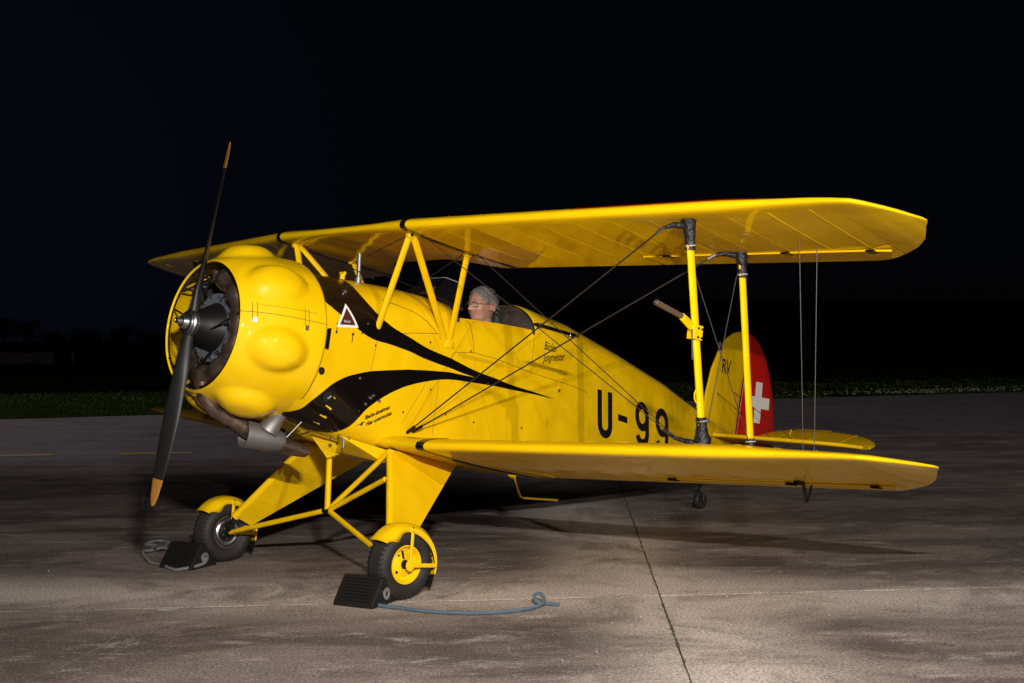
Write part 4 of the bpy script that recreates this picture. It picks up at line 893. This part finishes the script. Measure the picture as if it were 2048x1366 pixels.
# ---- main undercarriage
WX, WZ, WR = .962, -1.153, .188
node = Vector((1.095, 0, -.939))
for sg in (1, -1):
    # wheel centre in world sits WR above the ground
    wy = .845; c = Vector((WX, sg*wy, WZ))
    up_ = Vector((-ST, 0, CT)).normalized()  # world up in body axes
    prof = [(-.040, .098), (-.058, .108), (-.070, .128), (-.072, .150), (-.062, .172), (-.045, .184)]
    for k in (-.030, -.012, .006, .024): prof += [(k, .188), (k+.010, .188), (k+.011, .183), (k+.015, .183)]
    prof += [(.045, .184), (.062, .172), (.072, .150), (.070, .128), (.058, .108), (.040, .098)]
    b = MB(); b.lathe(prof, c, (0, 1, 0), n=64); TY = b.build('tyre', RUB, PL, autos=35)
    # zig-zag shoulder tread blocks
    b = MB()
    for k in range(44):
        for s2 in (-1, 1):
            t0 = 2*PI*k/44; P_ = [Vector((WX+r_*math.cos(t_), sg*wy+s2*y_, WZ+r_*math.sin(t_))) for (r_, y_, t_) in ((.1865, .040, t0), (.1815, .055, t0+.05), (.1770, .061, t0))]
            b.tube(P_, .0035, 4)
    b.build('tyre_tread', RUB, TY)
    def rim(m, inner):
        s_ = -sg if inner else sg
        b = MB(); b.lathe([(.046, .106), (.056, .104), (.056, .098), (.044, .090), (.030, .084), (.026, .070), (.034, .058), (.040, .046), (.040, .026), (.020, .024), (.020, 0)], c, (0, s_, 0), n=48); return b.build('wheel_rim', m, PL, autos=35)
    RM = rim(YEL if sg > 0 else YEL, False); RI = rim(STEEL if sg < 0 else YEL, True)
    for k in range(4):
        a = PI/4+k*PI/2; b = MB(); b.lathe([(0, .008), (.004, .008), (.004, 0)], c+Vector((.062*math.cos(a), sg*.031, .062*math.sin(a))), (0, sg, 0), n=12); b.build('rim_bolt', STEEL if k % 2 else DRK, RM)
    b = MB(); b.lathe([(.038, .024), (.050, .022), (.052, .012), (.048, 0)], c, (0, sg, 0), n=20); b.build('hub_cap', DRK, RM)
    b = MB(); b.tube([c+Vector((-.015, sg*.042, .030)), c+Vector((-.035, sg*.048, .072))], .006, 8); b.build('tyre_valve', DRK, RM)
    # brake drum on the inner side
    b = MB(); b.lathe([(.030, .0), (.030, .060), (.052, .060), (.060, .052), (.060, .03), (.085, .022), (.085, 0)], c, (0, -sg, 0), n=32); BR = b.build('brake_drum', DRK, PL, autos=35)
    for k in range(7): b = MB(); a = 2*PI*k/7; b.lathe([(0, .007), (.008, .006), (.008, 0)], c+Vector((.045*math.cos(a), -sg*.060, .045*math.sin(a))), (0, -sg, 0), n=6); b.build('brake_bolt', STEEL, BR, autos=20)
    b = MB(); b.tube([c+Vector((-.05, -sg*.07, .05)), c+Vector((.01, -sg*.085, .075)), c+Vector((.06, -sg*.07, .16))], .007, 8); b.build('brake_hose', DRK, BR)
    b = MB(); b.tube([c+Vector((-.01, -sg*.085, .055)), c+Vector((.02, -sg*.09, .068))], .009, 8); b.build('brake_union', STEEL, BR)
    # mudguard: cross-section arched over the tyre, with a deep scalloped lip on the outside
    b = MB(); L = []; a0, a1 = 148, -12
    for k in range(41):
        A = a0+(a1-a0)*k/40; t_ = math.radians(A); sect = []
        dip = .042*math.exp(-((A-128)/12)**2)+.012*math.exp(-((A-60)/40)**2)
        w_ = .070+.010*math.sin(PI*k/40)
        for q in range(13):
            f = -1+q/6; yy = f*w_; rr = .222-.020*abs(f)**2.5-(dip+.026*math.sin(PI*min(1, max(0, (A+12)/160))))*max(0, abs(f)-.72)/.28*(1 if f*1 > 0 or True else 0)
            if abs(f) > .8: yy = math.copysign(w_*.93+.003, f)
            sect.append((WX+rr*math.cos(t_), sg*(wy+yy), WZ+rr*math.sin(t_)))
        L.append(sect)
    b.loft(L, (False, False), False); MG = b.build('mudguard', YEL, PL, solid=.003, recalc=False)
    for A in (100-8, -2+4):
        t_ = math.radians(A)
        for side in (1, -1):
            if side < 0 and sg > 0: pass
            o1 = Vector((WX+.195*math.cos(t_), sg*wy+side*sg*.081, WZ+.195*math.sin(t_))); hubp = c+Vector((0, side*sg*.088, 0))
            b = MB(); b.tube([hubp, o1], .011, 8, rb=.0035, ref=(-math.sin(t_), 0, math.cos(t_))); b.build('mudguard_stay', YEL, MG)
            if A > 50:
                for dr in (.0, .022): b = MB(); p_ = Vector((WX+(.178+dr)*math.cos(t_), sg*wy+side*sg*.083, WZ+(.178+dr)*math.sin(t_))); b.lathe([(0, .005), (.004, .004), (.004, 0)], p_, (0, side*sg, 0), n=8); b.build('stay_rivet', STEEL, MG)
    b = MB(); b.lathe([(0, .030), (.006, .030), (.008, .024), (.008, 0)], c+Vector((0, sg*.082, 0)), (0, sg, 0), n=20); b.build('stay_boss', YEL, MG)
    # leather flap behind the tyre
    b = MB(); t_ = math.radians(-14); e = Vector((WX+.214, sg*wy, WZ-.045)); b.add([e+Vector((0, .05, 0)), e+Vector((0, -.05, 0)), e+Vector((.012, -.045, -.07)), e+Vector((.004, .03, -.078))], [(0, 1, 2, 3)]); b.build('mud_flap', BOOT, PL, solid=.004, smooth=False)
    # leg: leading tube and sheet fairing
    tf, tr = Vector((1.18, sg*.40, -.555)), Vector((1.715, sg*.40, -.580)); bf, br_ = Vector((.965, sg*.738, -1.045)), Vector((1.085, sg*.738, -1.10))
    b = MB(); b.tube([tf, bf], .022, 14); b.build('leg_tube', YEL, PL)
    b = MB(); n_ = (tr-tf).cross(bf-tf).normalized(); NS = 8; L = []
    for k in range(NS+1):
        f = k/NS; a, e = tf.lerp(bf, f), tr.lerp(br_, f); L2 = []
        for j in range(9):
            g_ = j/8; h_ = .020*(1-g_)**1.2+.003; L2.append(a.lerp(e, g_)+n_*h_)
        L2 += [a.lerp(e, 1-j/8)-n_*(.020*(j/8)**1.2+.003) for j in range(9)]
        L.append(L2)
    b.loft(L); FR = b.build('leg_fairing', YEL, PL, autos=45)
    for f in (.38, .74):
        b = MB(); b.tube([tf.lerp(bf, f)+n_*.024, tf.lerp(bf, f).lerp(tr.lerp(br_, f), .95)+n_*.004], .0016, 5); b.tube([tf.lerp(bf, f)-n_*.024, tf.lerp(bf, f).lerp(tr.lerp(br_, f), .95)-n_*.004], .0016, 5); b.build('fairing_seam', YEL, FR)
    b = MB(); b.lathe([(-.006, .031), (.006, .031), (.010, .024)], tf.lerp(bf, .02), (bf-tf), n=16); b.build('leg_collar', YEL, PL)
    b = MB(); b.lathe([(-.016, .029), (.012, .029)], bf.lerp(tf, .0), (bf-tf), n=16, caps=(True, True)); b.build('leg_collar', YEL, PL)
    b = MB(); b.tube([bf, Vector((.955, sg*.762, -1.12)), Vector((.962, sg*.775, WZ))], .017, 10); b.build('axle_arm', DRK, PL)
    b = MB(); b.lathe([(0, .008), (.010, .008), (.012, .004), (.012, 0)], tf.lerp(bf, .34)+Vector((-.026, 0, 0)), (-1, 0, 0), n=12); b.build('red_fitting', COP, PL)
    # V struts
    b = MB(); e = Vector((.965, sg*.765, -1.150)); b.tube([node+Vector((0, sg*.02, 0)), e.lerp(node, .12), e], [.016, .016, .012], 12); b.build('axle_strut', YEL, PL)
    b = MB(); b.tube([e.lerp(node, .16)+Vector((0, 0, .014)), e+Vector((0, 0, -.008))], [.010, .024], 10, rb=[.006, .008]); b.build('axle_strut_gusset', YEL, PL)
for e in (Vector((1.165, .41, -.555)), Vector((1.07, .515, -.715))):
    b = MB(); b.tube([node, e], .0155, 12); b.build('brace_strut', YEL, PL)
b = MB(); b.tube([node, (1.055, .0, -.60)], .018, 12); b.build('brace_strut', YEL, PL)
b = MB(); b.tube([node+Vector((0, -.03, 0)), node+Vector((0, .03, 0))], .020, 12); b.build('strut_joint', DRK, PL)
# triangular fairings under the belly
b = MB(); b.add([(.84, .02, -.47), (1.15, .20, -.52), (1.12, -.20, -.52), (1.055, 0, -.64), (1.02, .03, -.63)], [(0, 1, 4), (0, 4, 3), (0, 3, 2), (1, 3, 4), (1, 2, 3)]); b.build('strut_top_fairing', YEL, PL, solid=.004, smooth=False)
b = MB(); b.add([(.90, .28, -.50), (1.20, .335, -.545), (1.20, .335, -.62), (1.02, .10, -.585), (1.10, .0, -.60), (1.22, .0, -.62)], [(0, 1, 2, 3), (3, 2, 5, 4)]); b.build('belly_panel', YEL, PL, solid=.003, smooth=False)
b = MB(); b.add([(1.20, .335, -.545), (1.20, .335, -.62), (1.16, .42, -.535), (1.16, .42, -.60)], [(0, 1, 3, 2)]); b.build('wing_root_fillet', YEL, PL, solid=.003, smooth=False)
# boarding step
b = MB(); b.add([(2.235, .30, -.555), (2.345, .30, -.555), (2.305, .33, -.615), (2.325, .33, -.615)], [(0, 1, 3, 2)]); b.build('step_bracket', YEL, PL, solid=.02, smooth=False)
b = MB(); b.tube([(2.315, .33, -.60), (2.38, .33, -.70), (2.40, .33, -.725), (2.43, .33, -.733), (2.764, .33, -.722)], .0075, 10); b.build('boarding_step', YEL, PL)

# ================================================================== PILOT
def head_pt(u, v, grow=0):
    "u: azimuth (0 = facing, -x), v: elevation"
    d = Vector((-math.cos(v)*math.cos(u), math.cos(v)*math.sin(u), math.sin(v)))
    ax_, ay_, az_ = .100, .077, .122
    r = 1/math.sqrt((d.x/ax_)**2+(d.y/ay_)**2+(d.z/az_)**2)
    def g(u0, v0, su, sv): 
        du = (u-u0+PI) % (2*PI)-PI; return math.exp(-(du/su)**2-((v-v0)/sv)**2)
    r += .026*g(0, -.16, .16, .13)+.010*g(0, .02, .12, .16)        # nose
    r += .006*g(0, .22, .55, .10)                                  # brow
    r -= .011*(g(.36, .03, .20, .12)+g(-.36, .03, .20, .12))       # eye sockets
    r += .007*(g(.55, -.22, .25, .2)+g(-.55, -.22, .25, .2))       # cheeks
    r += .007*g(0, -.47, .32, .06)+.004*g(0, -.60, .3, .05)-.004*g(0, -.53, .3, .03)   # lips
    r += .016*g(0, -.85, .5, .16)                                  # chin
    r -= .012*g(PI, -.55, .9, .35)
    r += .012*g(PI, .25, .9, .6)
    return d*(r+grow)
HC = Vector((2.165, 0, .500)); HT = Matrix.Rotation(math.radians(-10), 3, 'Y')
def hp(u, v, grow=0): return HC+HT @ head_pt(u, v, grow)
pb = MB(); NU, NV = 48, 34
pb.loft([[hp(2*PI*i/NU, -PI/2+PI*(j+.5)/NV) for i in range(NU)] for j in range(NV)])
pb.tube([HC+Vector((.02, 0, -.06)), HC+Vector((.045, 0, -.14)), HC+Vector((.07, 0, -.20))], [.056, .060, .085], 20)
# torso, shoulders, arms reaching forward to the stick, thighs on the seat
sh = HC+Vector((.075, 0, -.24))
pb.tube([sh+Vector((0, 0, .055)), sh+Vector((0, 0, -.02)), sh+Vector((0, 0, -.16)), sh+Vector((.01, 0, -.32)), sh+Vector((.0, 0, -.42))], [.07, .105, .12, .115, .12], 24, rb=[.10, .19, .185, .155, .16], ref=(1, 0, 0))
for s_ in (-1, 1):
    pb.tube([sh+Vector((0, s_*.15, .0)), sh+Vector((-.02, s_*.215, -.10)), sh+Vector((-.06, s_*.225, -.24)), sh+Vector((-.20, s_*.15, -.30)), sh+Vector((-.30, s_*.06, -.28))], [.058, .056, .048, .040, .032], 14)
    pb.tube([sh+Vector((-.30, s_*.06, -.28)), sh+Vector((-.35, s_*.035, -.275)), sh+Vector((-.385, s_*.02, -.285))], [.03, .034, .022], 12)
    for k in range(4): pb.tube([sh+Vector((-.36, s_*.03, -.262-.017*k)), sh+Vector((-.395, s_*.012, -.262-.017*k)), sh+Vector((-.385, -s_*.010, -.262-.017*k))], .0085, 7)
    pb.tube([sh+Vector((-.34, s_*.03, -.25)), sh+Vector((-.375, s_*.005, -.235))], .010, 8)
PER = pb.build('person', SKIN, None, autos=0)
rm = PER.modifiers.new('join', 'REMESH'); rm.mode = 'VOXEL'; rm.voxel_size = .0048; rm.use_smooth_shade = True
PER['label'] = 'grey-haired pilot with glasses and dark jacket looking forward in the cockpit'; PER['category'] = 'person'
def pchild(b, name, m, **k): return b.build(name, m, PER, **k)
# ears are part of the face but modelled as own lobes
for s_ in (1, -1):
    b = MB(); e0 = HC+HT @ Vector((.012, s_*.076, -.004)); P_ = []
    for k in range(15):
        a = math.radians(-70+300*k/14); P_.append(e0+Vector((.018*math.cos(a)+.004, s_*(.006+.008*(math.cos(a)+1)/2), .031*math.sin(a)+.002)))
    b.tube(P_, [.0045+.002*math.sin(k) for k in range(15)], 8); b.tube([e0+Vector((.0, 0, .018)), e0+Vector((.010, s_*.006, .0)), e0+Vector((.0, 0, -.022))], [.006, .012, .007], 8)
    pchild(b, 'ear', mat('ear_skin', (.60, .26, .21), .5))
# hair: shell over crown, sides and back with tufts
hb = MB(); rows = []
for j in range(26):
    v = -.45+(PI/2+.45)*j/25; row = []
    for i in range(61):
        u = math.radians(-180+360*i/60); row.append((u, v))
    rows.append(row)
vs = []; fs = []
def hair_mask(u, v):
    au = abs(u)
    lim = 1.02-.30*max(0, 1-abs(au)/.6)*0
    if au < .55: return v > .86
    if au < 1.25: return v > .86-(au-.55)/.70*.55
    if au < 1.72: return v > .20
    return v > -.42
for row in rows:
    for (u, v) in row:
        m_ = .010+.007*noise.noise(Vector((u*5, v*7, 0)))+.004*noise.noise(Vector((u*16, v*9, 4)))
        vs.append(hp(u, min(v, 1.55), m_ if hair_mask(u, v) else -.006))
for j in range(25):
    for i in range(60): fs.append((j*61+i, j*61+i+1, (j+1)*61+i+1, (j+1)*61+i))
hb.add(vs, fs); HAIRO = pchild(hb, 'hair', HAIR, recalc=False)
b = MB()
for k in range(520):
    u = random.uniform(-PI, PI); v = random.uniform(-.4, 1.4)
    if not hair_mask(u, v): continue
    p = hp(u, v, .012); d = Vector((random.gauss(.02, .008), random.gauss(0, .008), random.gauss(-.012 if v < .8 else 0, .006))); q = hp(u, v, .018)+d
    s2 = Vector((random.gauss(0, 1), random.gauss(0, 1), random.gauss(0, 1))).normalized()*.0016; b.add([p-s2, p+s2, q], [(0, 1, 2)])
hs = pchild(b, 'hair_strands', HAIR, recalc=False, smooth=False)
# glasses
b = MB()
for s_ in (1, -1):
    cen = HC+HT @ Vector((-.103, s_*.034, .012)); b.tube([cen+HT @ Vector((.006*abs(math.cos(t))*0+.010*max(0, math.cos(t))*1, s_*.024*math.cos(t), .017*math.sin(t))) for t in np.linspace(0, 2*PI, 22)], .0016, 5)
    b.tube([cen+HT @ Vector((.010, s_*.026, .004)), HC+HT @ Vector((-.04, s_*.078, .014)), HC+HT @ Vector((.012, s_*.082, .010))], .0014, 5)
b.tube([HC+HT @ Vector((-.106, .010, .014)), HC+HT @ Vector((-.110, 0, .016)), HC+HT @ Vector((-.106, -.010, .014))], .0014, 5)
pchild(b, 'glasses', mat('spectacle_frame', (.05, .04, .03), .3, metal=.6))
# eyes and brows
for s_ in (1, -1):
    b = MB(); cen = HC+HT @ Vector((-.074, s_*.033, .012)); b.loft([[cen+Vector((.0125*math.sin(v)*0, 0, 0))+Vector((math.cos(v)*math.cos(u)*-.0125, math.cos(v)*math.sin(u)*.0125, math.sin(v)*.0125)) for u in np.linspace(0, 2*PI, 12, endpoint=False)] for v in np.linspace(-1.5, 1.5, 8)]); pchild(b, 'eye', mat('eye_white', (.5, .47, .45), .3))
    b = MB(); b.tube([hp(s_*.18, .20, .002), hp(s_*.36, .25, .003), hp(s_*.58, .18, .002)], [.003, .004, .002], 6); pchild(b, 'eyebrow', HAIR)
# green scarf and jacket
b = MB(); b.tube([HC+Vector((.055, 0, -.125))+Vector((.073*math.cos(t), .080*math.sin(t), -.02+.030*math.cos(t)+.004*math.sin(5*t))) for t in np.linspace(0, 2*PI, 30)], [.020+.004*math.sin(k*1.7) for k in range(30)], 10); pchild(b, 'scarf', SCARF)
b = MB(); b.tube([HC+Vector((.105, .045, -.05)), HC+Vector((.112, .05, -.10)), HC+Vector((.115, .055, -.15))], [.012, .022, .024], 10); pchild(b, 'scarf_end', SCARF)
b = MB(); b.tube([sh+Vector((0, 0, .075)), sh+Vector((0, 0, .045)), sh+Vector((0, 0, -.02)), sh+Vector((0, 0, -.16)), sh+Vector((.01, 0, -.32)), sh+Vector((0, 0, -.42))], [.085, .098, .128, .140, .135, .13], 28, rb=[.10, .14, .208, .20, .175, .17], caps=False)
for s_ in (-1, 1):
    P_ = [sh+Vector((0, s_*.14, .01)), sh+Vector((-.01, s_*.205, -.05)), sh+Vector((-.03, s_*.222, -.12)), sh+Vector((-.06, s_*.225, -.24)), sh+Vector((-.20, s_*.15, -.30)), sh+Vector((-.28, s_*.07, -.285))]
    b.tube(P_, [.070, .070, .066, .060, .052, .042], 16, caps=False)
b.tube([sh+Vector((.065*math.cos(t)+.02, .095*math.sin(t), .092+.012*math.sin(3*t))) for t in np.linspace(0, 2*PI, 30)], [.020]*30, 10)
J_ = pchild(b, 'jacket', JACK); dm = J_.modifiers.new('folds', 'SUBSURF'); dm.levels = dm.render_levels = 1
b = MB(); b.tube([sh+Vector((.045+.045*math.cos(t), .10+.05*math.sin(t), .115+.012*math.cos(t))) for t in np.linspace(0, 2*PI, 20)], .014, 8); pchild(b, 'jacket_collar', JACK)
# seat the pilot sits on
b = MB(); b.box((2.25, 0, -.20), (.36, .40, .04)); b.box((2.335, 0, -.02), (.03, .38, .34)); b.build('cockpit_seat', PAD, PL, bevel=.01)
b = MB(); b.tube([(1.86, 0, -.30), (1.86, 0, .02)], .010, 8); b.build('control_stick', DRK, PL)

# ================================================================== CHOCKS AND ROPES
def chock(cx, cy, rot, label):
    t = thing('wheel_chock', (cx, cy, 0), label, 'chock', 'black rubber wheel chocks')
    R = Matrix.Rotation(rot, 3, 'Z'); T = lambda p: R @ Vector(p)+Vector((cx, cy, 0))
    Lh, Wd, Ht = .128, .118, .148
    tri_ = [(-Wd, .0), (-Wd, .022), (-.020, Ht-.006), (-.008, Ht), (.008, Ht), (.020, Ht-.006), (Wd, .022), (Wd, 0)]
    b = MB(); b.loft([[(x, y, z) for x, z in tri_] for y in (-Lh+.004, -Lh+.03, Lh-.03, Lh-.004)]); b.build('chock_body', CRUB, t, T=T, smooth=False, bevel=.006)
    for s_ in (-1, 1):
        for k in range(8):
            f = .10+.80*k/7.; x = -Wd*(1-f)*1.0; x = -Wd+(Wd-.014)*f; z = .022+(Ht-.022)*f; p = Vector((s_*(-x)*-1, 0, z)); a = math.atan2(Ht-.022, Wd-.014)
            b = MB(); Rm = Matrix.Rotation(-a if s_ < 0 else a, 3, 'Y') if False else Matrix.Rotation(-a, 3, 'Y') if s_ > 0 else Matrix.Rotation(a, 3, 'Y')
            b.box(Vector((x*s_, .0, z)), (.0085, 2*Lh-.07, .016), Rm); b.build('grip_rib', CRUB, t, T=T, smooth=False)
    # metal eyelet in the end facing the camera side
    b = MB(); b.lathe([(.0, .012), (.0, .032), (.004, .032), (.006, .026), (.006, .014), (.0, .012)], (.004, -Lh-.001, .062), (0, -1, 0), n=28); b.build('eyelet', GALV, t, T=T)
    b = MB(); b.lathe([(0, .0), (.002, .013)], (.004, -Lh-.0015, .062), (0, -1, 0), n=16); b.build('eyelet_hole', mat('hole_dark', (.004, .003, .003), .9), t, T=T, recalc=False)
    return T
T1 = chock(.548, -.800, math.radians(17), 'black ribbed rubber chock in front of the near wheel, blue rope on it')
T2 = chock(.492, .840, math.radians(17), 'black ribbed rubber chock in front of the far wheel, grey rope through it')
def rope(pts, r, m, label, cat='rope'):
    P = smooth_line([Vector(p) for p in pts], 14); D_ = [P[0]]; step = .004
    # resample
    acc = 0; Q = [P[0]]
    for i in range(1, len(P)):
        seg = P[i]-P[i-1]; l = seg.length; pos = step-acc
        while pos <= l: Q.append(P[i-1]+seg*(pos/l)); pos += step
        acc = (acc+l) % step
    t = thing('rope', (Q[len(Q)//2].x, Q[len(Q)//2].y, 0), label, cat)
    for s_ in range(3):
        b = MB(); W_ = []
        for i, p in enumerate(Q):
            d = (Q[min(i+1, len(Q)-1)]-Q[max(i-1, 0)]).normalized(); a = d.cross(Vector((0, 0, 1)))
            a = a.normalized() if a.length > 1e-3 else Vector((1, 0, 0)); c = d.cross(a); ph = i*step*2*PI/.055+s_*2*PI/3
            W_.append(p+a*r*.52*math.cos(ph)+c*r*.52*math.sin(ph))
        b.tube(W_[::2], r*.56, 6); b.build('rope_strand', m, t, T=ID)
    return t
z0 = .0125
e1_ = T1((.004, -.128-.006, .062))
R1 = rope([(.515, -.86, z0+.002), (.522, -.925, z0+.002), (.536, -.99, z0), (.562, -1.07, z0), (.60, -1.214, z0), (.695, -1.39, z0), (.80, -1.49, z0), (.93, -1.555, z0), (1.05, -1.575, z0+.004), (1.13, -1.55, .03), (1.155, -1.50, .055), (1.13, -1.48, .05), (1.105, -1.52, .022), (1.15, -1.57, .014), (1.175, -1.62, z0)], .0098, BLUR, 'faded blue rope with knotted end lying on the concrete by the near wheel')
e2_ = T2((.004, -.128-.008, .062))
R2 = rope([(e2_.x, e2_.y, e2_.z), (e2_.x-.03, e2_.y-.015, .03), (.366, .727, z0), (.350, .82, z0), (.366, .898, z0), (.372, 1.0, z0), (.374, 1.089, z0), (.42, 1.20, z0), (.454, 1.289, z0), (.517, 1.411, z0+.01), (.60, 1.45, z0), (.640, 1.52, z0), (.733, 1.634, z0), (.70, 1.72, z0), (.78, 1.77, z0), (.854, 1.775, z0), (.86, 1.68, z0), (.80, 1.60, z0), (.740, 1.52, z0), (.70, 1.434, z0), (.640, 1.40, z0+.018), (.60, 1.39, z0+.02)], .0092, GRYR, 'pale grey rope looped on the concrete beside the far wheel chock')
print('objects', len(bpy.data.objects), 'tris', sum(len(m.polygons) for m in bpy.data.meshes))
